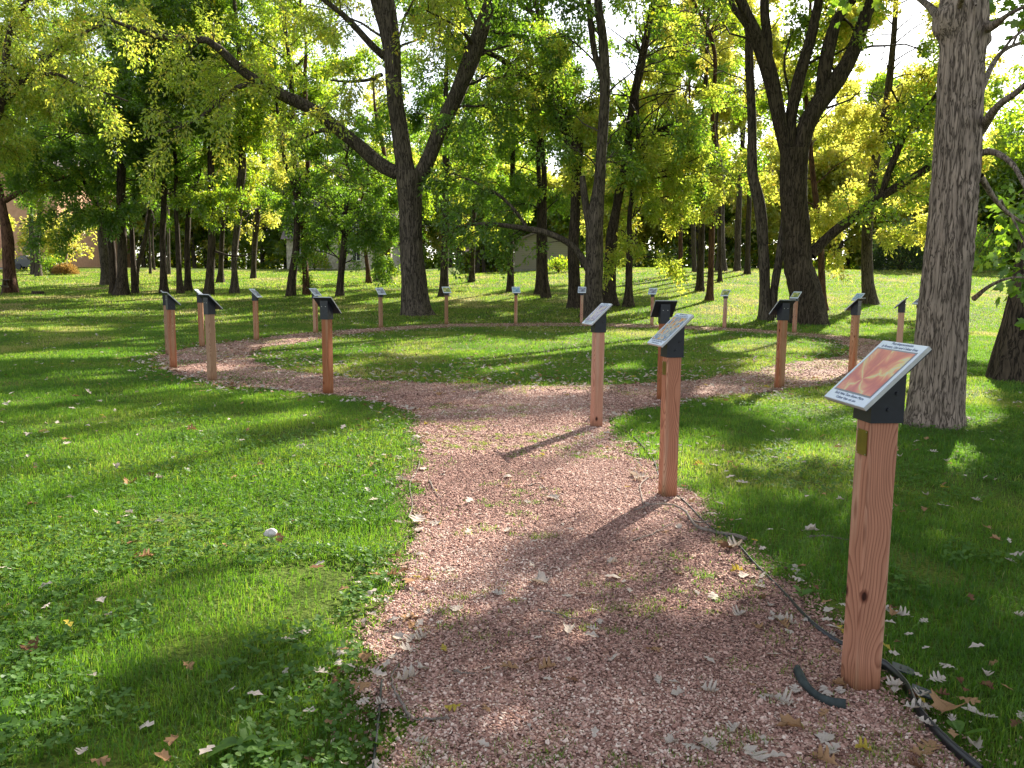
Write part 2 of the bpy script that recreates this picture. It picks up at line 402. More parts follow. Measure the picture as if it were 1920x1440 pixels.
TREES = []
def above_frame(base):
    b_ = np.asarray(base, float)
    return lambda p: (p[:, 2] + b_[2] > 1.75 + .345 * (p[:, 1] + b_[1])) | (p[:, 0] + b_[0] > .66 * (p[:, 1] + b_[1]))
def make_tree(name, label, base, stems, bark, pal, rng, zmin=4.0, sides=18, flare=.7, group=None, cat='tree', extra=None, fol=None, custom_trunk=None, wood_sides=10, knots=()):
    """stems: list of (points (n,3) world, radii n); first is the trunk. extra: list of (points, radii) limbs that carry foliage"""
    base = np.asarray(base, float)
    root = tag(empty(name, tuple(base)), label, cat, group)
    ch = []; SP, SR = [], []
    for j, (p, r) in enumerate(stems):
        p = np.asarray(p, float) - base; r = np.asarray(r, float)
        K = 40 if j == 0 else 22
        q = catmull(np.column_stack([p, r]), K); P, R = q[:, :3], q[:, 3]
        S = sides if j == 0 else max(9, sides - 6)
        a = np.linspace(0, 2 * np.pi, S, endpoint=False)
        fl = np.ones((1, K, S)); ph = rng.uniform(0, 6, 3)
        if j == 0:
            z = P[:, 2] - P[0, 2]
            e = np.exp(-np.maximum(z, 0) / (R[0] * 1.3 + .08))[:, None]
            fl[0] += flare * e * (.75 + .4 * np.cos(4 * a + ph[0]) + .3 * np.cos(7 * a + ph[1]))[None]
        zz = np.linspace(0, 1, K)[:, None] * np.linalg.norm(np.diff(P, axis=0), axis=1).sum()
        fl[0] *= 1 + .05 * np.cos(2 * a[None] + ph[2] + zz * .9) + .035 * np.cos(3 * a[None] - zz * 2.1 + ph[0]) + rng.normal(size=(K, S)) * .018
        if custom_trunk is not None and j == 0:
            ch.append((*custom_trunk(P, R), 0, None, True))
        else:
            v, f = tubes(P[None], R[None], S, fl); ch.append((v, f, 0, None, True))
        q2 = catmull(np.column_stack([P, R])[::2], 24); SP.append(q2[:, :3]); SR.append(q2[:, 3])
    EX = ER = None
    if extra:
        EX, ER = [], []
        for p, r in extra:
            q = catmull(np.column_stack([np.asarray(p, float) - base, np.asarray(r, float)]), 22)
            EX.append(q[:, :3]); ER.append(q[:, 3])
        EX = np.array(EX); ER = np.array(ER)
        w_ = 1 + rng.normal(size=(len(EX), 22, wood_sides)) * .03
        v, f = tubes(EX, ER, wood_sides, w_); ch.append((v, f, 0, None, True))
    SP = np.array(SP); SR = np.array(SR)
    wood, (LV, LF, rn) = foliage(SP, SR, rng, zmin, extra=EX, erad=ER, origin=base, **(fol or {}))
    for v, f in wood: ch.append((v, f, 0, None, True))
    nobj('trunk', ch, [BARK[bark]], root)
    nobj('crown', [(LV, LF, 0, rn)], [LEAF[pal]], root)
    TREES.append(root)
    return root

def px_stem(pts, Y0, zoff=0.0):
    """pts: (px, py, width_px[, dY]) at depth Y0 -> world points and radii"""
    P, R = [], []
    for q in pts:
        Y = Y0 + (q[3] if len(q) > 3 else 0)
        P.append(at_depth(q[0], q[1], Y)); R.append(q[2] / FPX * Y * .5)
    P = np.array(P); P[:, 2] += zoff
    return P, np.array(R)

def rise(P, R, ztop, rng, lean=(0, 0), tip=.04, n=4):
    """continue a stem upwards beyond the frame"""
    d = P[-1] - P[-2]; d = d / max(np.linalg.norm(d), 1e-6)
    h = ztop - P[-1, 2]; Q, S = [], []
    for k in range(1, n + 1):
        t = k / n
        q = P[-1] + np.array([d[0] * h * t * (1 - .4 * t) + lean[0] * t * h + rng.normal() * .25, d[1] * h * t * (1 - .4 * t) + lean[1] * t * h + rng.normal() * .25, h * t])
        Q.append(q); S.append(R[-1] * (1 - t) + tip * t)
    return np.vstack([P, Q]), np.concatenate([R, S])

# ------------------------------------------------------------------ ring of signs and path geometry
CEN = np.array([1.3, 19.8])
POSTS = {}   # key -> (X, Y)
for k, (px, py) in dict(A=(325, 690), A2=(316, 666), B=(379, 650), C=(398, 714), D=(481, 638), E=(592, 624), F=(615.6, 738), G=(714, 616), H=(837, 611),
                        I=(967, 611), J=(1090, 611), K=(1118, 800), L=(1222, 614), M=(1240, 750), N=(1251, 930), O=(1358, 617.5), P=(1461, 728), Q=(1489, 624),
                        R=(1597.5, 698), T=(1612, 1285)).items():
    d = ray(px, py); Y = H / -d[2]; POSTS[k] = (d[0] * Y, Y)
POSTS['S'] = (7.75, 15.9); POSTS['S2'] = (10.0, 19.6); POSTS['R2'] = (10.25, 23.7)
_ring = [k for k in POSTS if k not in 'KNT']
_th = np.array([math.atan2(POSTS[k][1] - CEN[1], POSTS[k][0] - CEN[0]) for k in _ring])
_rr = np.array([math.hypot(POSTS[k][1] - CEN[1], POSTS[k][0] - CEN[0]) for k in _ring])
_o = np.argsort(_th); _th, _rr = _th[_o], _rr[_o]
_tt = np.linspace(-np.pi, np.pi, 361)
_ri = np.interp(_tt, np.concatenate([_th - 2 * np.pi, _th, _th + 2 * np.pi]), np.tile(_rr, 3))
_k = np.ones(17) / 17; _ri = np.convolve(np.concatenate([_ri[-9:-1], _ri, _ri[1:9]]), _k, 'valid')

def path_sd(X, Y):
    th = np.arctan2(Y - CEN[1], X - CEN[0]); r = np.hypot(X - CEN[0], Y - CEN[1])
    ro = np.interp(th, _tt, _ri) + .14
    ring = np.minimum(ro - r, r - (ro - np.where(Y > 22, 1.35, 1.7)))
    xl = np.interp(Y, [-2, 2.38, 5.37, 8.46, 9.6, 10.4], [-.2, -.41, -.70, -1.0, -1.25, -1.9])
    xr = np.interp(Y, [-2, 1.5, 2.4, 2.95, 5.7, 8.6, 9.4, 10.3], [1.55, 1.55, 1.48, 1.46, 1.25, 1.02, 1.3, 2.2])
    ent = np.minimum(np.minimum(X - xl, xr - X), 11.2 - Y)
    return np.maximum(ring, ent)

def edge_noise(X, Y): return (vnoise(X * 3.1, Y * 3.1, 3) - .5) * .22 + (vnoise(X * 9, Y * 9, 5) - .5) * .12

# ---- ground sheet
def axis(lo, hi, near, step, g=1.13):
    a = list(np.arange(-near, near + 1e-6, step)); s = step
    while a[-1] < hi: s *= g; a.append(a[-1] + s)
    s = step; b = []; x = -near
    while x > lo: s *= g; x -= s; b.append(x)
    return np.array(b[::-1] + a)
gx = axis(-420, 420, 14, .5); gy = axis(-40, 700, 0, .5, 1.0) if False else np.concatenate([np.arange(-40, 70, .5), 70 * 1.06 ** np.arange(0, 40)])
GX, GY = np.meshgrid(gx, gy); GZ = terrain(GX, GY)
nx, ny = len(gx), len(gy)
ii = (np.arange(ny - 1)[:, None] * nx + np.arange(nx - 1)[None]).ravel()
m, n, o = mat('lawn_soil')
na = nd(n, 'ShaderNodeTexNoise', Scale=.55, Detail=5.0); n.links.new(coords(n), na.inputs['Vector'])
nb = nd(n, 'ShaderNodeTexNoise', Scale=38.0, Detail=4.0); n.links.new(coords(n), nb.inputs['Vector'])
ca = ramp(n, [(.3, (.055, .095, .014)), (.55, (.10, .14, .02)), (.75, (.15, .155, .04))], na.outputs['Fac'])
cb = ramp(n, [(.3, (.45, .45, .45)), (.7, (1.3, 1.25, 1.15))], nb.outputs['Fac'])
mx = nd(n, 'ShaderNodeMix', data_type='RGBA', blend_type='MULTIPLY'); mx.inputs[0].default_value = 1
n.links.new(ca.outputs[0], mx.inputs[6]); n.links.new(cb.outputs[0], mx.inputs[7])
b = principled(n, o, mx.outputs[2], .95, .1); bump(n, nb.outputs['Fac'], b, .8, .03)
g = nobj('ground', [(np.stack([GX, GY, GZ], -1).reshape(-1, 3), np.stack([ii, ii + 1, ii + nx + 1, ii + nx], -1), 0, None, True)], [m])
tag(g, kind='structure')

# ---- gravel path sheet
def gravel_colors(n, fac):
    return ramp(n, [(0, (.08, .042, .034)), (.16, (.20, .105, .081)), (.42, (.345, .19, .148)), (.70, (.475, .290, .235)), (.88, (.60, .42, .345)), (1, (.70, .56, .47))], fac)
m, n, o = mat('gravel_bed')
v1 = nd(n, 'ShaderNodeTexVoronoi', Scale=85.0); n.links.new(coords(n), v1.inputs['Vector'])
sep = nd(n, 'ShaderNodeSeparateColor'); n.links.new(v1.outputs['Color'], sep.inputs[0])
gc = gravel_colors(n, sep.outputs[0])
dk = ramp(n, [(.0, (1, 1, 1)), (.55, (.85,) * 3), (.95, (.3,) * 3)], v1.outputs['Distance'])
mx = nd(n, 'ShaderNodeMix', data_type='RGBA', blend_type='MULTIPLY'); mx.inputs[0].default_value = .8
n.links.new(gc.outputs[0], mx.inputs[6]); n.links.new(dk.outputs[0], mx.inputs[7])
big = nd(n, 'ShaderNodeTexNoise', Scale=1.3, Detail=4.0); n.links.new(coords(n), big.inputs['Vector'])
bl = ramp(n, [(.35, (.72, .68, .64)), (.65, (1.08, 1.04, 1.0))], big.outputs['Fac'])
m2 = nd(n, 'ShaderNodeMix', data_type='RGBA', blend_type='MULTIPLY'); m2.inputs[0].default_value = .7
n.links.new(mx.outputs[2], m2.inputs[6]); n.links.new(bl.outputs[0], m2.inputs[7])
b = principled(n, o, m2.outputs[2], .9, .2)
inv = nd(n, 'ShaderNodeMath', operation='SUBTRACT'); inv.inputs[0].default_value = 1; n.links.new(v1.outputs['Distance'], inv.inputs[1])
bump(n, inv.outputs[0], b, .9, .012)
cs = .03
px_ = np.arange(-9.5, 12.5, cs); py_ = np.arange(-3, 31.5, cs)
PX, PY = np.meshgrid(px_ + cs / 2, py_ + cs / 2)
msk = (path_sd(PX, PY) + edge_noise(PX, PY)) > 0
jj, kk = np.nonzero(msk)
idx = {}
cor = np.stack([kk, kk + 1, kk + 1, kk], 1) + (np.stack([jj, jj, jj + 1, jj + 1], 1)) * 1000000
uq, invi = np.unique(cor.ravel(), return_inverse=True)
vx = px_[0] + (uq % 1000000) * cs; vy = py_[0] + (uq // 1000000) * cs
pv = np.stack([vx, vy, terrain(vx, vy) + .008], -1)
tag(nobj('path', [(pv, invi.reshape(-1, 4), 0, None, True)], [m]), kind='structure')

# ---- loose stones on the path
m, n, o = mat('gravel_stone')
at = nd(n, 'ShaderNodeAttribute', attribute_name='rnd')
gcol = gravel_colors(n, at.outputs['Fac'])
b = principled(n, o, gcol.outputs[0], .85, .25)
def area_points(rng, x0, x1, y0, y1, dens):
    k = int((x1 - x0) * (y1 - y0) * dens); return rng.uniform(x0, x1, k), rng.uniform(y0, y1, k)
rng = np.random.default_rng(11)
xs, ys = [], []; sz = []
for x0, x1, y0, y1, dn, s in ((-.9, 2.2, 1.7, 4.0, 13000, .0053), (-1.3, 1.8, 4.0, 7.0, 8000, .0058), (-2.4, 3, 7.0, 11.2, 2600, .0085), (-8, 8, 10.4, 16, 420, .012), (-9, 11, 16, 30, 90, .018)):
    x, y = area_points(rng, x0, x1, y0, y1, dn); sd = path_sd(x, y) + edge_noise(x, y); k = rng.uniform(0, 1, len(x)) < np.where(sd > .02, 1 - .3 * sstep(.55, .7, vnoise(x * 2.3, y * 2.3, 12)), .75 * np.exp(np.minimum(sd, 0) / .07) * (sd > -.3))
    xs.append(x[k]); ys.append(y[k]); sz.append(np.full(k.sum(), s))
xs, ys, sz = map(np.concatenate, (xs, ys, sz)); N = len(xs)
octa = np.array([(1, 0, 0), (0, 1, 0), (-1, 0, 0), (0, -1, 0), (.0, 0, .75), (.5, .5, .5), (-.5, .5, .45), (-.5, -.5, .5), (.5, -.5, .45)], float)
of = np.array([(0, 5, 8), (5, 1, 6), (6, 2, 7), (7, 3, 8), (4, 8, 5), (4, 5, 6), (4, 6, 7), (4, 7, 8), (0, 1, 5), (1, 2, 6), (2, 3, 7), (3, 0, 8)])
an = rng.uniform(0, 6.28, N); c_, s_ = np.cos(an), np.sin(an)
V = octa[None] * (1 + rng.normal(size=(N, 9, 3)) * .2) * np.stack([rng.uniform(.75, 1.4, N), rng.uniform(.6, 1.0, N), rng.uniform(.6, 1.1, N)], -1)[:, None, :]
s3 = (sz * rng.lognormal(0, .28, N))[:, None]
tl = rng.normal(size=(N, 2, 1)) * .35
Z = V[..., 2] + tl[:, 0] * V[..., 0] + tl[:, 1] * V[..., 1]
V = np.stack([(V[..., 0] * c_[:, None] - V[..., 1] * s_[:, None]) * s3 + xs[:, None], (V[..., 0] * s_[:, None] + V[..., 1] * c_[:, None]) * s3 + ys[:, None], Z * s3 + .009 + terrain(xs, ys)[:, None]], -1)
tone = np.clip(rng.beta(1.5, 1.5, N) + (vnoise(xs * 1.5, ys * 1.5, 9) - .5) * .35 + (vnoise(xs * .6, ys * .6, 10) - .5) * .25, 0, 1)
tag(nobj('gravel', [(V.reshape(-1, 3), (np.arange(N)[:, None, None] * 9 + of[None]).reshape(-1, 3), 0, np.repeat(tone, 12))], [m]),
    'pinkish red crushed stone gravel covering the path', 'gravel', kind='stuff')

# ---- grass blades
grass_m = leaf_mat('grass_blades', [(0, (.026, .072, .010)), (.4, (.056, .125, .013)), (.65, (.100, .165, .020)), (.85, (.185, .21, .04)), (1, (.36, .31, .13))],
                   [(0, (.09, .25, .010)), (.4, (.18, .38, .016)), (.65, (.31, .48, .03)), (.85, (.47, .52, .07)), (1, (.55, .47, .2))], trans=.45, rough=.5, gloss=.025, gain=(1, 1))
def blades(rng, x, y, h, wd, five=True):
    n = len(x); z = terrain(x, y) - .004
    a = rng.uniform(0, 2 * np.pi, n); l = rng.uniform(0, 2 * np.pi, n)
    h = h * rng.uniform(.5, 1.25, n); wd = wd * rng.uniform(.6, 1.2, n)
    ln = h * np.abs(rng.normal(0, .8, n)); bx, by = np.cos(a) * wd / 2, np.sin(a) * wd / 2
    lx, ly = np.cos(l) * ln, np.sin(l) * ln
    p0 = np.stack([x - bx, y - by, z], -1); p1 = np.stack([x + bx, y + by, z], -1)
    tip = np.stack([x + lx, y + ly, z + np.maximum(h * 1.0 - ln * .35, h * .25)], -1)
    if not five:
        return np.stack([p0, p1, tip], 1).reshape(-1, 3), (np.arange(n)[:, None] * 3 + [0, 1, 2]), None
    mz = z + h * .58; m0 = np.stack([x - bx * .8 + lx * .3, y - by * .8 + ly * .3, mz], -1); m1 = np.stack([x + bx * .8 + lx * .3, y + by * .8 + ly * .3, mz], -1)
    V = np.stack([p0, p1, m1, m0, tip], 1).reshape(-1, 3); i = np.arange(n)[:, None] * 5
    return V, i + [0, 1, 2, 3], i + [3, 2, 4]
rng = np.random.default_rng(5)
ch = []
def grass_tone(rng, x, y):
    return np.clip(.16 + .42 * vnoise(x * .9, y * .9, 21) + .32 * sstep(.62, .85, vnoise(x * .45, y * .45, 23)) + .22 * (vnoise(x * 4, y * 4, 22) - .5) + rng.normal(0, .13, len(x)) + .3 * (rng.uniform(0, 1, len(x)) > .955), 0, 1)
for y0, y1, dn, h, wd, five in ((1.6, 3.4, 9000, .052, .0038, True), (3.4, 6, 6000, .052, .0046, True), (6, 11, 3000, .055, .0065, True), (11, 18, 1250, .06, .0105, True), (18, 28, 480, .07, .018, False), (28, 46, 190, .085, .034, False), (46, 72, 70, .10, .06, False)):
    hw = .72 * y1 + 1.2
    x, y = area_points(rng, -hw, hw, y0, y1, dn)
    k = np.abs(x) < .72 * y + 1.2; x, y = x[k], y[k]
    sd = path_sd(x, y) + edge_noise(x, y)
    pr = np.where(sd < 0, np.clip(.42 - sd * 2.4, 0, 1), .42 * np.exp(-np.maximum(sd, 0) / .09))
    tuft = (vnoise(x * 5.5, y * 5.5, 31) > .80) & (vnoise(x * 1.7, y * 1.7, 33) > .42); pr = np.where((sd >= .03) & tuft, .42, pr)
    pr = np.where((y > 11) & (sd > 0), np.maximum(pr, .7 * (vnoise(x * 1.6, y * 1.6, 35) > np.where(y > 22, .36, .55))), pr)
    inner = np.hypot(x - CEN[0], y - CEN[1]) < 7.6
    pr = pr * np.where(inner, .75, 1) * np.where(vnoise(x * 2.2, y * 2.2, 41) < .2, .3, 1)
    k = rng.uniform(0, 1, len(x)) < pr; x, y = x[k], y[k]; sd = sd[k]
    hh = h * (.5 + .75 * vnoise(x * 1.3, y * 1.3, 51) + .5 * vnoise(x * 5, y * 5, 52) ** 2) * np.where(sd > -.12, np.where(sd > 0, .5, .7), 1)
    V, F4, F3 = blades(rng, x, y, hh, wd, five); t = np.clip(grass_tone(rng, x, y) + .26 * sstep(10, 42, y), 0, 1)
    if five:
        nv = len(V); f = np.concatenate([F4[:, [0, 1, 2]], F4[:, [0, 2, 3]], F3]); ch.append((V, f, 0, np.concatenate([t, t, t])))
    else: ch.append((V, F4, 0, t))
tx, ty = rng.uniform(-1.3, 1.5, 950), rng.uniform(1.9, 10, 950)
k = (path_sd(tx, ty) > .05) & (vnoise(tx * 1.4, ty * 1.4, 91) > np.where(ty < 5, .42, .6)); tx, ty = tx[k], ty[k]
ti = np.repeat(np.arange(len(tx)), rng.integers(8, 60, len(tx))); rad = rng.uniform(.02, .085, len(tx))[ti]
aa = rng.uniform(0, 6.28, len(ti)); q_ = rad * np.sqrt(rng.uniform(0, 1, len(ti))); x, y = tx[ti] + np.cos(aa) * q_ * 1.5, ty[ti] + np.sin(aa) * q_
V, F4, F3 = blades(rng, x, y, .038, .0038, True); t = np.clip(grass_tone(rng, x, y) + .12, 0, 1)
ch.append((V, np.concatenate([F4[:, [0, 1, 2]], F4[:, [0, 2, 3]], F3]), 0, np.concatenate([t, t, t])))
tag(nobj('grass', ch, [grass_m]), 'short green lawn grass with yellowish blades', 'grass', kind='stuff')

# ---- clover and low weeds in the near lawn
rng = np.random.default_rng(8)
x, y = area_points(rng, -9, 9, 1.6, 11, 620)
k = (np.abs(x) < .72 * y + 1) & (path_sd(x, y) + edge_noise(x, y) < -.06)
dn = vnoise(x * .8, y * .8, 61) + .35 * vnoise(x * 3, y * 3, 62)
k &= (dn > np.where((x < 0) & (y < 4.5), .52, .78)) & (rng.uniform(0, 1, len(x)) < np.where(y < 5, 1, .5)); x, y = x[k], y[k]
n_ = len(x); hz = rng.uniform(.025, .065, n_); sz = rng.uniform(.008, .016, n_); rot = rng.uniform(0, 6.28, n_)
V, F, T = [], [], []
pent = np.array([(0, 0), (.55, .55), (1.25, .6), (1.7, .2), (1.7, -.2), (1.25, -.6), (.55, -.55)])
for q in range(3):
    a = rot + q * 2.094 + rng.normal(0, .15, n_); c_, s_ = np.cos(a)[:, None], np.sin(a)[:, None]
    uu = pent[None, :, 0] * sz[:, None]; vv = pent[None, :, 1] * sz[:, None] * 1.15; tilt = rng.normal(0.1, .3, n_)[:, None]; t2 = rng.normal(0, .25, n_)[:, None]
    V.append(np.stack([x[:, None] + uu * c_ - vv * s_, y[:, None] + uu * s_ + vv * c_, (hz + terrain(x, y))[:, None] + uu * tilt + vv * t2 - np.abs(vv) * .2], -1).reshape(-1, 3))
    F.append(np.arange(n_)[:, None] * 7 + np.arange(7)[None] + q * n_ * 7); T.append(np.clip(rng.normal(.4, .2, n_), 0, 1))
clover_m = leaf_mat('clover_leaves', [(0, (.04, .10, .018)), (.7, (.085, .17, .028)), (1, (.15, .21, .03))], [(0, (.12, .28, .02)), (1, (.28, .44, .04))], trans=.4, gloss=.018, rough=.5, gain=(1, 1))
tag(nobj('clover', [(np.concatenate(V), np.concatenate(F), 0, np.concatenate(T))], [clover_m]), 'round leaved clover and weeds growing through the near lawn', 'clover', kind='stuff')

# ------------------------------------------------------------------ the sign posts
def wood_mat(name, tint=1.0, red=0.0):
    m, n, o = mat(name)
    oi = nd(n, 'ShaderNodeObjectInfo')
    tc = nd(n, 'ShaderNodeTexCoord'); mp = nd(n, 'ShaderNodeMapping'); mp.inputs['Scale'].default_value = (1, 1, .045)
    ad = nd(n, 'ShaderNodeVectorMath', operation='MULTIPLY_ADD'); 
    cmb = nd(n, 'ShaderNodeCombineXYZ')
    for i in (0, 1):
        mm = nd(n, 'ShaderNodeMath', operation='MULTIPLY_ADD'); mm.inputs[1].default_value = (.16, -.11)[i]; mm.inputs[2].default_value = (-.02, .07)[i]
        n.links.new(oi.outputs['Random'], mm.inputs[0]); n.links.new(mm.outputs[0], cmb.inputs[i])
    mz = nd(n, 'ShaderNodeMath', operation='MULTIPLY'); mz.inputs[1].default_value = 37.0; n.links.new(oi.outputs['Random'], mz.inputs[0])
    mz2 = nd(n, 'ShaderNodeMath', operation='MULTIPLY'); mz2.inputs[1].default_value = 1.0; n.links.new(mz.outputs[0], mz2.inputs[0]); n.links.new(mz2.outputs[0], cmb.inputs[2])
    va = nd(n, 'ShaderNodeVectorMath', operation='ADD'); n.links.new(tc.outputs['Object'], va.inputs[0]); n.links.new(cmb.outputs[0], va.inputs[1])
    # growth rings about a wandering pith
    lowz = nd(n, 'ShaderNodeMapping'); lowz.inputs['Scale'].default_value = (2.5, 2.5, 1.5); n.links.new(va.outputs[0], lowz.inputs[0])
    ln = nd(n, 'ShaderNodeTexNoise', Scale=1.0, Detail=2.0); n.links.new(lowz.outputs[0], ln.inputs['Vector'])
    sb = nd(n, 'ShaderNodeVectorMath', operation='SUBTRACT'); n.links.new(ln.outputs['Color'], sb.inputs[0]); sb.inputs[1].default_value = (.5, .5, .5)
    sc = nd(n, 'ShaderNodeVectorMath', operation='SCALE'); sc.inputs['Scale'].default_value = .16; n.links.new(sb.outputs[0], sc.inputs[0])
    vb = nd(n, 'ShaderNodeVectorMath', operation='ADD'); n.links.new(va.outputs[0], vb.inputs[0]); n.links.new(sc.outputs[0], vb.inputs[1])
    fl = nd(n, 'ShaderNodeVectorMath', operation='MULTIPLY'); fl.inputs[1].default_value = (1, 1, 0); n.links.new(vb.outputs[0], fl.inputs[0])
    le = nd(n, 'ShaderNodeVectorMath', operation='LENGTH'); n.links.new(fl.outputs[0], le.inputs[0])
    fr = nd(n, 'ShaderNodeMath', operation='MULTIPLY'); fr.inputs[1].default_value = 125.0; n.links.new(le.outputs['Value'], fr.inputs[0])
    fc = nd(n, 'ShaderNodeMath', operation='FRACT'); n.links.new(fr.outputs[0], fc.inputs[0])
    t = tint
    c1 = ramp(n, [(0, (.52 * t, .315 * t, .195 * t)), (.55, (.47 * t, .27 * t, .16 * t)), (.86, (.28 * t, .135 * t, .072 * t)), (1, (.50 * t, .30 * t, .18 * t))], fc.outputs[0])
    mp2 = nd(n, 'ShaderNodeMapping'); mp2.inputs['Scale'].default_value = (60, 60, 1.6); n.links.new(va.outputs[0], mp2.inputs[0])
    fib = nd(n, 'ShaderNodeTexNoise', Scale=3.0, Detail=4.0); n.links.new(mp2.outputs[0], fib.inputs['Vector'])
    cf = ramp(n, [(.3, (.78, .76, .74)), (.7, (1.12, 1.1, 1.08))], fib.outputs['Fac'])
    mx = nd(n, 'ShaderNodeMix', data_type='RGBA', blend_type='MULTIPLY'); mx.inputs[0].default_value = .8
    n.links.new(c1.outputs[0], mx.inputs[6]); n.links.new(cf.outputs[0], mx.inputs[7])
    # heartwood patches
    hp = nd(n, 'ShaderNodeMapping'); hp.inputs['Scale'].default_value = (12, 12, .7); n.links.new(va.outputs[0], hp.inputs[0])
    hn = nd(n, 'ShaderNodeTexNoise', Scale=1.0, Detail=2.0); n.links.new(hp.outputs[0], hn.inputs['Vector'])
    hr = ramp(n, [(.45 - red, (1, 1, 1)), (.62 - red, (.88, .55, .44))], hn.outputs['Fac'])
    m2 = nd(n, 'ShaderNodeMix', data_type='RGBA', blend_type='MULTIPLY'); m2.inputs[0].default_value = .9
    n.links.new(mx.outputs[2], m2.inputs[6]); n.links.new(hr.outputs[0], m2.inputs[7])
    # knots
    kp = nd(n, 'ShaderNodeMapping'); kp.inputs['Scale'].default_value = (5.5, 5.5, 3.2); n.links.new(va.outputs[0], kp.inputs[0])
    kv = nd(n, 'ShaderNodeTexVoronoi', Scale=1.0); n.links.new(kp.outputs[0], kv.inputs['Vector'])
    kr = ramp(n, [(.045, (.10, .05, .03)), (.065, (.45, .30, .22)), (.11, (1, 1, 1))], kv.outputs['Distance'])
    m3 = nd(n, 'ShaderNodeMix', data_type='RGBA', blend_type='MULTIPLY'); m3.inputs[0].default_value = 1
    n.links.new(m2.outputs[2], m3.inputs[6]); n.links.new(kr.outputs[0], m3.inputs[7])
    hsv = nd(n, 'ShaderNodeHueSaturation')
    for key, lo, hi in (('Value', .78, 1.12), ('Saturation', .74, 1.05)):
        mr = nd(n, 'ShaderNodeMapRange'); mr.inputs['To Min'].default_value = lo if key == 'Value' else hi; mr.inputs['To Max'].default_value = hi if key == 'Value' else lo
        n.links.new(oi.outputs['Random'], mr.inputs['Value']); n.links.new(mr.outputs[0], hsv.inputs[key])
    n.links.new(m3.outputs[2], hsv.inputs['Color'])
    sx = nd(n, 'ShaderNodeSeparateXYZ'); n.links.new(tc.outputs['Object'], sx.inputs[0])
    za = nd(n, 'ShaderNodeMath', operation='MULTIPLY_ADD'); za.inputs[1].default_value = .16; n.links.new(hn.outputs['Fac'], za.inputs[0]); n.links.new(sx.outputs['Z'], za.inputs[2])
    dr = ramp(n, [(.08, (.45, .40, .30)), (.14, (.78, .74, .66)), (.22, (1, 1, 1))], za.outputs[0])
    m4 = nd(n, 'ShaderNodeMix', data_type='RGBA', blend_type='MULTIPLY'); m4.inputs[0].default_value = 1
    n.links.new(hsv.outputs[0], m4.inputs[6]); n.links.new(dr.outputs[0], m4.inputs[7])
    b = principled(n, o, m4.outputs[2], .75, .2); bump(n, fib.outputs['Fac'], b, .25, .003)
    return m
WOOD = wood_mat('cedar_post', 1.0, .0); WOODR = wood_mat('cedar_post_red', .95, .12); WOODG = wood_mat('cedar_post_weathered', .86, -.2)

def flat_mat(name, col, rough=.5, spec=.3, metal=0.0, var=.12, scale=30):
    m, n, o = mat(name)
    ns = nd(n, 'ShaderNodeTexNoise', Scale=scale, Detail=3.0); n.links.new(coords(n), ns.inputs['Vector'])
    r = ramp(n, [(.3, tuple(c * (1 - var) for c in col)), (.7, tuple(min(1, c * (1 + var)) for c in col))], ns.outputs['Fac'])
    principled(n, o, r.outputs[0], rough, spec, metal); return m
BLACK = flat_mat('black_powder_coat', (.012, .014, .022), .42, .4, 0, .2)
SILVER = flat_mat('aluminium_edge', (.42, .43, .44), .4, .5, .3)
WHITE = flat_mat('white_panel_face', (.66, .72, .84), .16, .6, 0, .03)
STEEL = flat_mat('bolt_steel', (.45, .45, .45), .3, .5, .9)
BRASS = flat_mat('brass_plate', (.22, .17, .03), .3, .5, .7, .15)
INK = flat_mat('dark_ink', (.13, .16, .24), .5, .3)
MATTE = flat_mat('art_border', (.20, .21, .25), .3, .4)

def art_mat(name, stops, scale, dist, radial=False):
    m, n, o = mat(name)
    v = coords(n, (1, 1, 1))
    if radial:
        mp = nd(n, 'ShaderNodeMapping'); mp.inputs['Location'].default_value = (-.04, .02, 0); n.links.new(v, mp.inputs[0])
        g = nd(n, 'ShaderNodeTexGradient', gradient_type='RADIAL'); n.links.new(mp.outputs[0], g.inputs[0])
        mm = nd(n, 'ShaderNodeMath', operation='MULTIPLY'); mm.inputs[1].default_value = 9.0; n.links.new(g.outputs['Fac'], mm.inputs[0])
        ns = nd(n, 'ShaderNodeTexNoise', Scale=9.0, Detail=3.0, Distortion=1.2); n.links.new(v, ns.inputs['Vector'])
        ad = nd(n, 'ShaderNodeMath', operation='MULTIPLY_ADD'); ad.inputs[1].default_value = 3.2; n.links.new(ns.outputs['Fac'], ad.inputs[0]); n.links.new(mm.outputs[0], ad.inputs[2])
        pp = nd(n, 'ShaderNodeMath', operation='PINGPONG'); pp.inputs[1].default_value = 1.0; n.links.new(ad.outputs[0], pp.inputs[0]); fac = pp.outputs[0]
    else:
        ns = nd(n, 'ShaderNodeTexNoise', Scale=scale, Detail=3.0, Distortion=dist); n.links.new(v, ns.inputs['Vector']); fac = ns.outputs['Fac']
    r = ramp(n, stops, fac); principled(n, o, r.outputs[0], .15, .5); return m
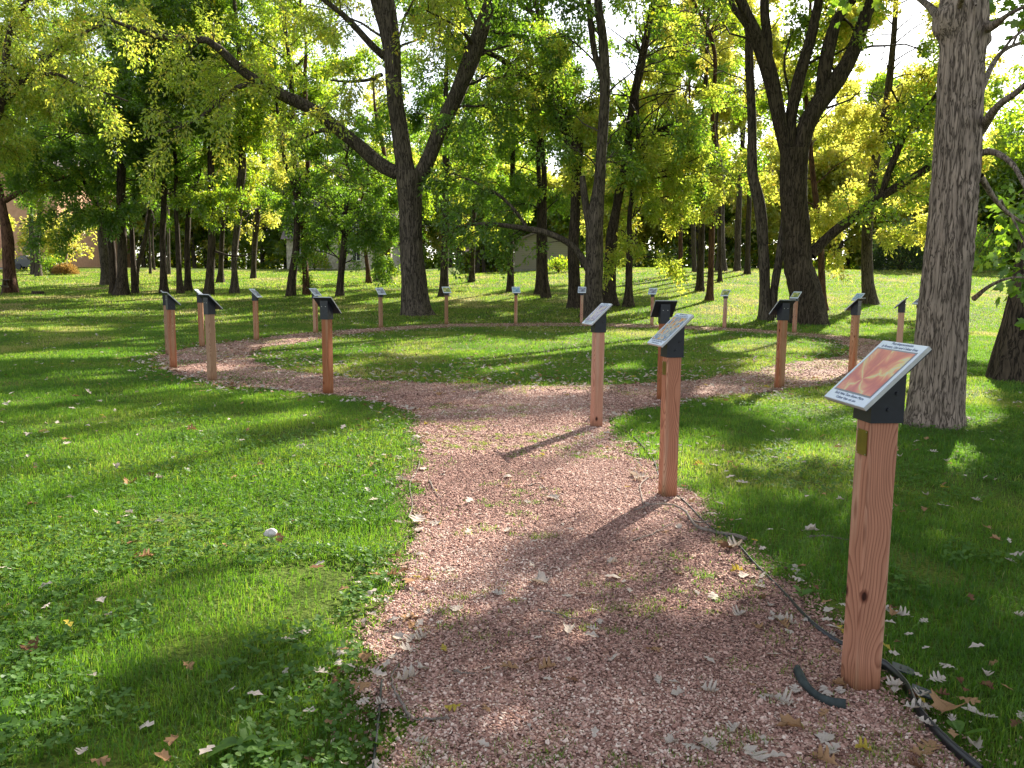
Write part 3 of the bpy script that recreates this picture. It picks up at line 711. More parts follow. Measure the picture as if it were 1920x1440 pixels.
ARTS = {
 'red': art_mat('art_red_petals', [(0, (.50, .14, .17)), (.4, (.60, .18, .18)), (.7, (.65, .27, .22)), (.86, (.68, .42, .25)), (.95, (.64, .54, .24)), (1, (.54, .50, .52))], 9, 1, True),  # petals paled towards white, panel glare put into the colour
 'blue_orange': art_mat('art_blue_orange', [(.25, (.08, .12, .24)), (.4, (.16, .24, .38)), (.5, (.55, .52, .40)), (.58, (.62, .20, .06)), (.7, (.55, .42, .10)), (.8, (.10, .16, .30))], 14, 1.5),
 'lake': art_mat('art_pale_lake', [(.3, (.08, .14, .22)), (.48, (.22, .38, .52)), (.6, (.45, .55, .60)), (.75, (.20, .26, .16))], 10, .6),
 'meadow': art_mat('art_meadow', [(.3, (.06, .10, .05)), (.45, (.20, .26, .10)), (.58, (.55, .50, .14)), (.72, (.60, .62, .58))], 9, .8),
 'grey': art_mat('art_grey_mountain', [(.3, (.10, .10, .12)), (.5, (.28, .28, .36)), (.65, (.48, .52, .56)), (.8, (.62, .66, .66))], 8, .5),
 'violet': art_mat('art_violet', [(.3, (.16, .12, .26)), (.48, (.40, .34, .48)), (.6, (.58, .52, .36)), (.78, (.30, .20, .24))], 13, 1.2),
}
TOP = ('Post-Impressionism', '& Flowers, Line and Colour Free'); BOT = ('Each New Turn Shows More', 'Colour than we see')
def make_sign(X, Y, face_deg, label, art, wood=WOOD, plaque=False, lean=(0, 0), captions=True, hz=1.04, z0=0.0):
    zg = float(terrain(X, Y)) - .003
    root = tag(empty('art_sign', (X, Y, zg), math.radians(face_deg)), label, 'sign', 'wooden art signs round the path')
    root.rotation_euler = (math.radians(lean[0]), math.radians(lean[1]), math.radians(face_deg))
    bm = bmesh.new(); a = .054
    # post with slightly eased edges, several rings so that it is not perfectly straight
    rg = np.random.default_rng(int(abs(X * 1000 + Y * 77))); prof = []
    e = .006
    base = [(-a + e, -a), (a - e, -a), (a, -a + e), (a, a - e), (a - e, a), (-a + e, a), (-a, a - e), (-a, -a + e)]
    rings = []
    for z in np.linspace(-.05, hz + .02, 9):
        dx, dy = rg.normal(0, .0009, 2); rings.append([bm.verts.new((x + dx, y + dy, z)) for x, y in base])
    for q in range(8):
        for i in range(8): bm.faces.new((rings[q][i], rings[q][(i + 1) % 8], rings[q + 1][(i + 1) % 8], rings[q + 1][i]))
    bm.faces.new(rings[-1]); bm.faces.new(rings[0][::-1])
    bobj('post', bm, wood, root)
    tilt = math.radians(44); zc, xc = 1.235, .028; t = math.tan(tilt); hb = .063; th = .020
    zp = lambda x: zc - (x - xc) * t - (th + .003) / math.cos(tilt)
    bm = bmesh.new(); prism(bm, [(-hb, hz - .006), (hb, hz - .006), (hb, zp(hb)), (-hb, zp(-hb))], -hb, hb)
    bobj('bracket', bm, BLACK, root)
    for sy in (-1, 1):
        for zz, xx in ((hz + .045, 0.0), (hz + .105, -.03)):
            bm = bmesh.new(); bmesh.ops.create_cone(bm, cap_ends=True, segments=8, radius1=.0075, radius2=.006, depth=.006,
                                                    matrix=Matrix.Translation((xx, sy * (hb + .003), zz)) @ Matrix.Rotation(math.radians(90) * -sy, 4, 'X'))
            bobj('bolt', bm, BLACK, root)
    for sy in (-1, 1):
        bm = bmesh.new(); bmesh.ops.create_cone(bm, cap_ends=True, segments=8, radius1=.006, radius2=.005, depth=.006,
                                                matrix=Matrix.Translation((-hb - .003, sy * .032, hz + .17)) @ Matrix.Rotation(math.radians(-90), 4, 'Y'))
        bobj('bolt', bm, STEEL, root)
    pan = bpy.data.objects.new('panel', None)
    M = Matrix.Translation((xc, 0, zc)) @ Matrix.Rotation(tilt, 4, 'Y')
    L, W = .158, .148
    bm = bmesh.new()
    box(bm, -L, L, -W, W, -th * .8, -.0012, 0); box(bm, -L + .001, L - .001, -W + .001, W - .001, -th, -th * .8, 1); box(bm, -L + .002, L - .002, -W + .002, W - .002, -.0012, 0, 2)
    pan = bobj('panel', bm, [SILVER, BLACK, WHITE], root); pan.matrix_local = M
    bm = bmesh.new(); box(bm, -.119, .113, -.130, .130, .0002, .0012, 1); box(bm, -.112, .106, -.124, .124, .0012, .0020, 0)
    bobj('artwork', bm, [ARTS[art], MATTE], pan)
    if captions:
        for lines, xs in ((TOP, (-.1475, -.1300)), (BOT, (.1240, .1415))):
            for s, x in zip(lines, xs):
                cu = bpy.data.curves.new('caption', 'FONT'); cu.body = s; cu.size = .0175; cu.align_x = 'CENTER'; cu.align_y = 'CENTER'; cu.extrude = .0003
                cu.materials.append(INK)
                tmp = bpy.data.objects.new('caption', cu); me = bpy.data.meshes.new_from_object(tmp); bpy.data.objects.remove(tmp)
                ob = link(bpy.data.objects.new('caption', me), pan); ob.location = (x, 0, .0006); ob.rotation_euler = (0, 0, math.radians(90))
    if plaque:
        bm = bmesh.new(); box(bm, a, a + .003, -.034, .034, hz - .135, hz - .04)
        pl = bobj('name_plate', bm, BRASS, root)
        for sy in (-1, 1):
            for zz in (hz - .13, hz - .045):
                bm = bmesh.new(); box(bm, a + .003, a + .0045, sy * .030 - .0022, sy * .030 + .0022, zz - .0022, zz + .0022); bobj('screw', bm, STEEL, pl)
    return root
def facing(k):
    x, y = POSTS[k]; return math.degrees(math.atan2(CEN[1] - y, CEN[0] - x))
SIGNS = [
 ('T', 185, 'nearest sign, tall cedar post with brass plate and red flower like art', 'red', WOODR, True),
 ('N', 190, 'sign with blue and orange art, second post along the right edge of the entry path', 'blue_orange', WOODR, True),
 ('K', 195, 'sign whose post stands where the entry path meets the ring, pale violet art', 'violet', WOODR, False),
 ('M', None, 'black backed sign half hidden behind the blue and orange sign', 'grey', WOODR, False),
 ('P', None, 'sign seen edge on in front of the two stemmed tree beside the dark oak', 'meadow', WOOD, False),
 ('R', None, 'sign seen from behind with the white face of a farther sign showing over its back', 'lake', WOOD, False),
 ('S', None, 'sign seen from behind, close beside the near grey trunk', 'lake', WOOD, False),
 ('S2', None, 'sign tucked behind the one beside the near grey trunk', 'grey', WOODG, False),
 ('R2', None, 'far sign showing its white face just behind the back of another sign', 'lake', WOOD, False),
 ('Q', None, 'far sign with yellow green art standing before the dark oak trunk', 'meadow', WOOD, False),
 ('O', None, 'far sign with a meadow picture left of the dark oak', 'meadow', WOOD, False),
 ('L', None, 'far sign with washed out grey art in the sunlit gap behind the black backed sign', 'grey', WOOD, False),
 ('J', None, 'far sign partly against the foot of the grey brown forked trunk', 'grey', WOOD, False),
 ('I', None, 'far sign with a blue lake picture on the back of the ring', 'lake', WOOD, False),
 ('H', None, 'far sign with meadow picture just right of the big forked trunk', 'meadow', WOODG, False),
 ('G', None, 'far sign with grey mountain picture just left of the big forked trunk', 'grey', WOODG, False),
 ('E', None, 'sign with pale panel peeking out behind the black backed sign on the left', 'grey', WOOD, False),
 ('F', None, 'black backed sign on a red post at the left corner of the junction', 'grey', WOODR, False),
 ('D', None, 'sign with glaring white panel standing alone on the left of the ring', 'grey', WOOD, False),
 ('C', None, 'sign on a greyish weathered post with its dark back turned to the left lawn', 'meadow', WOODG, False),
 ('B', None, 'sign just behind the greyish weathered post, panel tilted to the right', 'grey', WOOD, False),
 ('A', None, 'front one of two overlapping signs at the left end of the ring', 'lake', WOODR, False),
 ('A2', None, 'rear one of two overlapping signs at the left end of the ring', 'lake', WOODG, False),
]
for k, fd, lab, art, wd, plq in SIGNS:
    make_sign(*POSTS[k], facing(k) if fd is None else fd, lab, art, wd, plq, captions=k in 'TNKM', hz=1.06 if k == 'T' else 1.04)

# ------------------------------------------------------------------ trees that carry the picture
rng = np.random.default_rng(100)
def Y_of(px, py): return ground_at(px, py)[1]

# --- the big forked tree in the middle
b0 = ground_at(783, 590); Y = b0[1]
tr, rr_ = px_stem([(783, 596, 60), (781, 583, 51), (778, 560, 46), (775, 520, 43), (772, 470, 41), (769, 400, 43), (768, 350, 49), (767, 322, 52)], Y)
ls, lr = px_stem([(768, 345, 30), (757, 300, 32), (750, 250, 31), (742, 190, 30), (737, 133, 30), (731, 67, 33), (717, 0, 40)], Y); ls, lr = rise(ls, lr, 21, rng, (-.05, 0))
rs, r2 = px_stem([(770, 350, 30), (790, 325, 29), (803, 300, 27), (822, 250, 28), (846, 200, 28), (868, 150, 29), (888, 100, 30), (921, 0, 22, -.5)], Y); rs, r2 = rise(rs, r2, 20, rng, (.12, -.08))
e1 = px_stem([(745, 325, 27), (715, 310, 27), (675, 275, 25), (640, 247, 24), (590, 208, 23, -.5), (533, 180, 21, -1), (490, 157, 18, -1.5), (455, 133, 17, -2), (425, 105, 15, -2.4), (395, 78, 13, -2.8), (350, 72, 12, -3.2), (300, 70, 10, -3.6), (240, 50, 7, -4), (190, 30, 4, -4.5)], Y)
e2 = px_stem([(487, 158, 9, -1.5), (455, 160, 9, -1.9), (425, 176, 9, -2.3), (405, 195, 8, -2.6), (380, 217, 7, -3), (350, 232, 6, -3.3), (322, 243, 4, -3.7), (270, 262, 3, -4)], Y)
e3 = px_stem([(724, 108, 15), (700, 88, 13, -.4), (670, 55, 12, -.8), (640, 25, 10, -1.2), (600, -5, 8, -1.6), (550, -40, 5, -2)], Y)
e4 = px_stem([(715, 140, 8), (690, 150, 6, -1), (650, 153, 5, -2), (620, 150, 3, -2.6)], Y)
e5 = px_stem([(884, 80, 9, -.3), (868, 60, 6, -1), (840, 40, 4, -2), (800, 20, 3, -3)], Y)
e6 = px_stem([(640, 247, 9), (600, 245, 8, 1), (560, 260, 6, 2), (520, 262, 4, 3)], Y)
make_tree('forked_tree', 'big tree with grey brown trunk forking in three, in the middle of the lawn', b0, [(tr, rr_), (ls, lr), (rs, r2)], 'grey', 'lime', rng, 8.0, 30, .18,
          extra=[e1, e2, e3, e4, e5, e6], fol=dict(nl=36, L=(3, 6), nsub=7, ntw=6, nleaf=36, lsize=.14, spread=.24, limb_r=.06, wid=.45, ek=.9))

# --- near grey trunk on the right, with ridged bark and lobed leaves
b1 = ground_at(1752, 797); Y = b1[1]
tr, rr_ = px_stem([(1748, 800, 94), (1752, 770, 94), (1757, 720, 92), (1764, 640, 89), (1772, 540, 84), (1779, 480, 83), (1788, 380, 80), (1794, 300, 80), (1799, 200, 77), (1804, 100, 74), (1809, 20, 76)], Y)
tr, rr_ = rise(tr, rr_, 19, rng, (.02, 0), .09)
def ridged_trunk(P, R):
    S, K = 260, 420
    q = catmull(np.column_stack([P, R]), K); p, r = q[:, :3], q[:, 3]
    a = np.linspace(0, 2 * np.pi, S, endpoint=False)
    A, Zz = np.meshgrid(a, p[:, 2])
    def pn(fa, fz, seed, warp):     # periodic ridged noise round the trunk
        x = A / (2 * np.pi) * fa; x0 = x + warp * (vnoise(A / (2 * np.pi) * 9, Zz * 2.5, seed + 50) - .5)
        n1 = vnoise(x0, Zz * fz, seed); n2 = vnoise(x0 - fa, Zz * fz, seed); t = sstep(.93, 1, A / (2 * np.pi))
        return n1 * (1 - t) + n2 * t
    r1 = 1 - np.abs(pn(46, 3.2, 1, 3.5) * 2 - 1); r2_ = 1 - np.abs(pn(90, 8, 2, 3) * 2 - 1)
    h = -.018 * np.clip((r1 - .62) / .38, 0, 1) - .006 * np.clip((r2_ - .6) / .4, 0, 1) + .010 * (pn(14, 1.2, 4, 1) - .5) + .005 * pn(160, 26, 6, 2)
    z = p[:, 2] - p[0, 2]; e = np.exp(-np.maximum(z, 0) / .28)[:, None]
    rad = r[:, None] * (1 + .26 * e * (.8 + .3 * np.cos(5 * a + 1)[None] + .25 * np.cos(3 * a + 2.2)[None])) + h
    for az, zc, s, k in ((math.pi * 1.02, 4.35, .22, .16), (math.pi * 1.5, 3.55, .10, .03), (math.pi * .1, 4.2, .14, .14), (math.pi * 1.6, 2.55, .12, .035), (math.pi * 1.32, 2.05, .10, .03), (math.pi * 1.38, .35, .09, .03)):
        d2 = ((np.angle(np.exp(1j * (A - az))) * r[:, None]) ** 2 + (Zz - p[0, 2] - zc) ** 2) / s ** 2
        rad += k * np.exp(-d2 * 2.5) - k * .5 * np.exp(-d2 * 14)
    V = np.stack([p[:, 0, None] + rad * np.cos(A), p[:, 1, None] + rad * np.sin(A), Zz], -1).reshape(-1, 3)
    k = np.arange(K - 1)[:, None] * S; s = np.arange(S)[None]; s2 = (s + 1) % S
    return V, np.stack([k + s, k + s2, k + S + s2, k + S + s], -1).reshape(-1, 4)
f1 = px_stem([(1836, 288, 16), (1855, 284, 13), (1878, 292, 11, -.2), (1900, 310, 9, -.4), (1920, 345, 8, -.6), (1945, 390, 6, -.9), (1965, 450, 4, -1.1)], Y)
f2 = px_stem([(1838, 245, 20), (1870, 200, 14, -.5), (1910, 170, 11, -.9), (1960, 120, 8, -1.4)], Y)
f3 = px_stem([(1840, 52, 26), (1862, 48, 16, -.3), (1890, 28, 8, -.7), (1925, 10, 6, -1.2)], Y)
f4 = px_stem([(1835, 180, 14), (1862, 120, 9, .6), (1890, 90, 7, 1.0), (1950, 70, 5, 1.6)], Y)
f5 = px_stem([(1770, 40, 22), (1740, 10, 12, .5), (1700, -20, 9, 1.2), (1640, -60, 6, 2)], Y)
f7 = px_stem([(1826, 560, 10, .1), (1850, 540, 7, -.1), (1880, 525, 5, -.3), (1915, 520, 4, -.5), (1950, 530, 3, -.7)], Y)
f8 = px_stem([(1838, 330, 12, .1), (1870, 380, 8, .3), (1905, 410, 6, .4), (1950, 430, 4, .6)], Y)
f6 = px_stem([(1800, 10, 12, -.2), (1812, -30, 10, -.7), (1820, -20, 7, -1.1), (1830, 10, 4, -1.4)], Y)
make_tree('maple_tree', 'near tall grey trunk with ridged bark and lobed maple leaves', b1, [(tr, rr_)], 'maple', 'green', rng, 6.4, 30, .3, custom_trunk=ridged_trunk,
          extra=[f1, f2, f3, f4, f5, f6, f7, f8], fol=dict(nl=56, L=(4.5, 8.8), nsub=3.2, ntw=4, nleaf=60, lsize=.13, spread=.34, limb_r=.06, shape=MAPLE, droop=.22, ek=2.4, twl=(.25, .6), sidebias=(-.05, .45, 0),
           cull=lambda p: ~((p[:, 1] < .75) & (p[:, 0] < .62) & (p[:, 2] < 6.0)) & ~((p[:, 0] < 1.0) & (p[:, 2] < 3.6)) & ~((p[:, 0] < .2) & (p[:, 2] < 4.6 + .33 * np.maximum(p[:, 1], 0)))))

# --- dark trunk cut by the right edge
b2 = ground_at(1902, 712); Y = b2[1]
tr, rr_ = px_stem([(1898, 718, 70), (1900, 690, 68), (1908, 640, 60), (1918, 580, 52), (1930, 500, 48), (1945, 380, 46)], Y); tr, rr_ = rise(tr, rr_, 19, rng, (.03, 0), .08)
make_tree('tree', 'dark brown trunk cut off by the right edge of the picture', b2, [(tr, rr_)], 'oak', 'mid', rng, 6.5, 24, .5,
          fol=dict(nl=62, L=(4.5, 9), nsub=2.6, ntw=4, nleaf=95, lsize=.14, spread=.36, limb_r=.05, twl=(.25, .6), up=.3, droop=.15, sidebias=(-.25, .1, 0), cull=above_frame(b2)))

# --- dark many limbed oak
b3 = ground_at(1518, 606); Y = b3[1]
tr, rr_ = px_stem([(1516, 612, 66), (1514, 585, 62), (1510, 545, 57), (1498, 500, 50), (1494, 445, 46), (1489, 380, 46), (1488, 320, 48), (1489, 280, 52)], Y)
s1 = px_stem([(1480, 300, 28), (1465, 240, 26), (1455, 190, 26), (1441, 133, 27), (1424, 80, 25), (1400, 30, 20), (1385, -10, 18)], Y); s1 = rise(*s1, 19, rng, (-.1, -.05))
s1b = px_stem([(1440, 130, 17), (1440, 80, 17), (1435, 40, 16), (1433, 0, 15)], Y); s1b = rise(*s1b, 17, rng)
s2 = px_stem([(1484, 290, 22), (1482, 230, 20), (1492, 170, 21), (1503, 130, 20), (1518, 80, 19), (1535, 0, 16)], Y, ); s2 = rise(*s2, 20, rng)
s3 = px_stem([(1497, 290, 32), (1512, 235, 33), (1535, 195, 33), (1558, 165, 33), (1582, 130, 28), (1603, 90, 24), (1618, 45, 22), (1634, 0, 20)], Y); s3 = rise(*s3, 18, rng, (.1, -.05))
s4 = px_stem([(1540, 190, 22), (1547, 130, 24), (1556, 80, 23), (1572, 30, 18), (1600, 0, 14)], Y); s4 = rise(*s4, 17, rng)
g1 = px_stem([(1520, 478, 22), (1545, 452, 19), (1570, 430, 18, -.3), (1600, 408, 17, -.6), (1630, 385, 16, -.8), (1660, 364, 16, -1), (1700, 340, 15, -1.2), (1735, 318, 14, -1.4), (1775, 290, 12, -1.6), (1820, 255, 8, -1.8)], Y)
g2 = px_stem([(1653, 366, 12, -.9), (1664, 330, 12, -1.1), (1680, 290, 12, -1.3), (1695, 255, 11, -1.5), (1715, 225, 9, -1.8), (1745, 190, 7, -2.2), (1775, 150, 5, -2.6)], Y)
g3 = px_stem([(1702, 236, 6, -1.6), (1690, 205, 4, -1.8), (1670, 165, 3, -2.2)], Y)
make_tree('oak_tree', 'stout dark tree with many rising limbs and one long low limb to the right', b3, [(tr, rr_), s1, s1b, s2, s3, s4], 'oak', 'mid', rng, 6.0, 28, .3,
          extra=[g1, g2, g3], fol=dict(nl=26, L=(2.5, 5), nsub=5, ntw=5, nleaf=38, lsize=.135, spread=.24, limb_r=.05, ek=1.8))

# --- slim two stemmed tree leaning beside the oak
b = ground_at(1436, 600); Y = b[1]
tr = px_stem([(1436, 604, 24), (1434, 570, 21), (1433, 500, 19), (1430, 445, 19), (1424, 385, 20), (1412, 330, 19), (1410, 290, 18), (1409, 200, 16), (1404, 100, 14), (1402, 50, 12)], Y); tr = rise(*tr, 15, rng)
st = px_stem([(1448, 596, 14), (1452, 540, 15), (1462, 480, 16), (1470, 420, 14), (1473, 360, 9), (1474, 300, 6)], Y, ); st = rise(*st, 11, rng)
make_tree('twin_stem_tree', 'slim tree with two stems standing just left of the dark oak', b, [tr, st], 'grey', 'mid', rng, 6.5, 18, .5, fol=dict(nl=10, L=(1.5, 3.0), nsub=4, ntw=5, nleaf=36, lsize=.135, spread=.24, limb_r=.03))

# --- grey brown forked trunk right of centre with the arching low limb
b = ground_at(1112, 596); Y = b[1]
tr = px_stem([(1112, 602, 36), (1112, 560, 31), (1114, 500, 31), (1115, 445, 31), (1117, 400, 30), (1123, 350, 23), (1127, 300, 20), (1133, 200, 18), (1134, 133, 19), (1130, 70, 16), (1121, 0, 15)], Y); tr = rise(*tr, 19, rng)
st = px_stem([(1130, 150, 10), (1115, 100, 11), (1108, 50, 11), (1103, 0, 10)], Y); st = rise(*st, 16, rng)
sk = px_stem([(1108, 440, 15), (1099, 390, 14), (1094, 350, 13), (1092, 330, 10)], Y)
h1 = px_stem([(1104, 505, 16), (1092, 485, 13), (1075, 463, 12, -.1), (1055, 449, 12, -.2), (1030, 438, 12, -.3), (1000, 431, 11, -.4), (970, 426, 10, -.5), (930, 421, 8, -.7), (895, 420, 6, -.9), (855, 425, 4, -1.2)], Y)
h2 = px_stem([(990, 429, 6, -.4), (975, 408, 6, -.3), (962, 390, 6, -.2), (930, 362, 5, 0), (890, 342, 4, .3), (850, 325, 3, .6)], Y)
make_tree('forked_tree', 'grey brown trunk with a long low limb arching out to the left', b, [tr, st, sk], 'grey', 'green', rng, 5.5, 22, .55, extra=[h1, h2],
          fol=dict(nl=18, L=(2, 4.2), nsub=7, ntw=6, nleaf=36, lsize=.13, spread=.24, limb_r=.04))
# --- dark trunk with two long bare arms behind it
b = ground_at(1079, 577); Y = b[1]
tr = px_stem([(1079, 582, 26), (1077, 540, 21), (1075, 480, 20), (1077, 420, 19), (1080, 360, 19), (1082, 300, 18), (1083, 270, 19), (1072, 233, 14), (1057, 200, 13), (1043, 167, 13), (1030, 133, 14), (1024, 100, 12), (1019, 67, 11), (1010, 30, 9), (1003, 0, 8)], Y); tr = rise(*tr, 17, rng)
st = px_stem([(1078, 310, 15), (1066, 270, 13), (1053, 233, 13), (1035, 200, 12), (1012, 170, 11, -.3), (988, 145, 11, -.6), (965, 128, 10, -.9), (935, 108, 10, -1.2), (905, 95, 8, -1.5), (870, 88, 5, -1.9)], Y)
s2 = px_stem([(1014, 47, 9), (998, 25, 9), (982, 12, 8), (973, 0, 8)], Y); s2 = rise(*s2, 15, rng)
h1 = px_stem([(1025, 85, 9), (985, 70, 8, -.4), (950, 65, 7, -.8), (920, 58, 5, -1.1)], Y)
make_tree('dark_tree', 'dark trunk splitting into two long bare arms that lean left', b, [tr, st, s2], 'dark', 'green', rng, 6.5, 18, .5, extra=[h1, st],
          fol=dict(nl=16, L=(1.6, 3.6), nsub=5, ntw=6, nleaf=36, lsize=.13, spread=.24, limb_r=.03))
# --- black trunk leaning right
b = ground_at(1142, 573); Y = b[1]
tr = px_stem([(1140, 580, 34), (1141, 550, 26), (1144, 500, 21), (1147, 445, 20), (1155, 395, 16), (1164, 345, 17), (1172, 320, 18), (1178, 270, 17), (1186, 200, 14), (1199, 133, 15), (1213, 67, 13), (1227, 0, 10)], Y); tr = rise(*tr, 17, rng, (.08, 0))
st = px_stem([(1170, 330, 13), (1185, 310, 12), (1200, 285, 11), (1225, 250, 8), (1258, 235, 5), (1290, 215, 3)], Y)
make_tree('dark_tree', 'nearly black trunk leaning right behind the grey brown forked one', b, [tr, st], 'dark', 'green', rng, 4.2, 18, .6, extra=[st],
          fol=dict(nl=22, L=(2, 4), nsub=5, ntw=6, nleaf=36, lsize=.135, spread=.24, limb_r=.035))

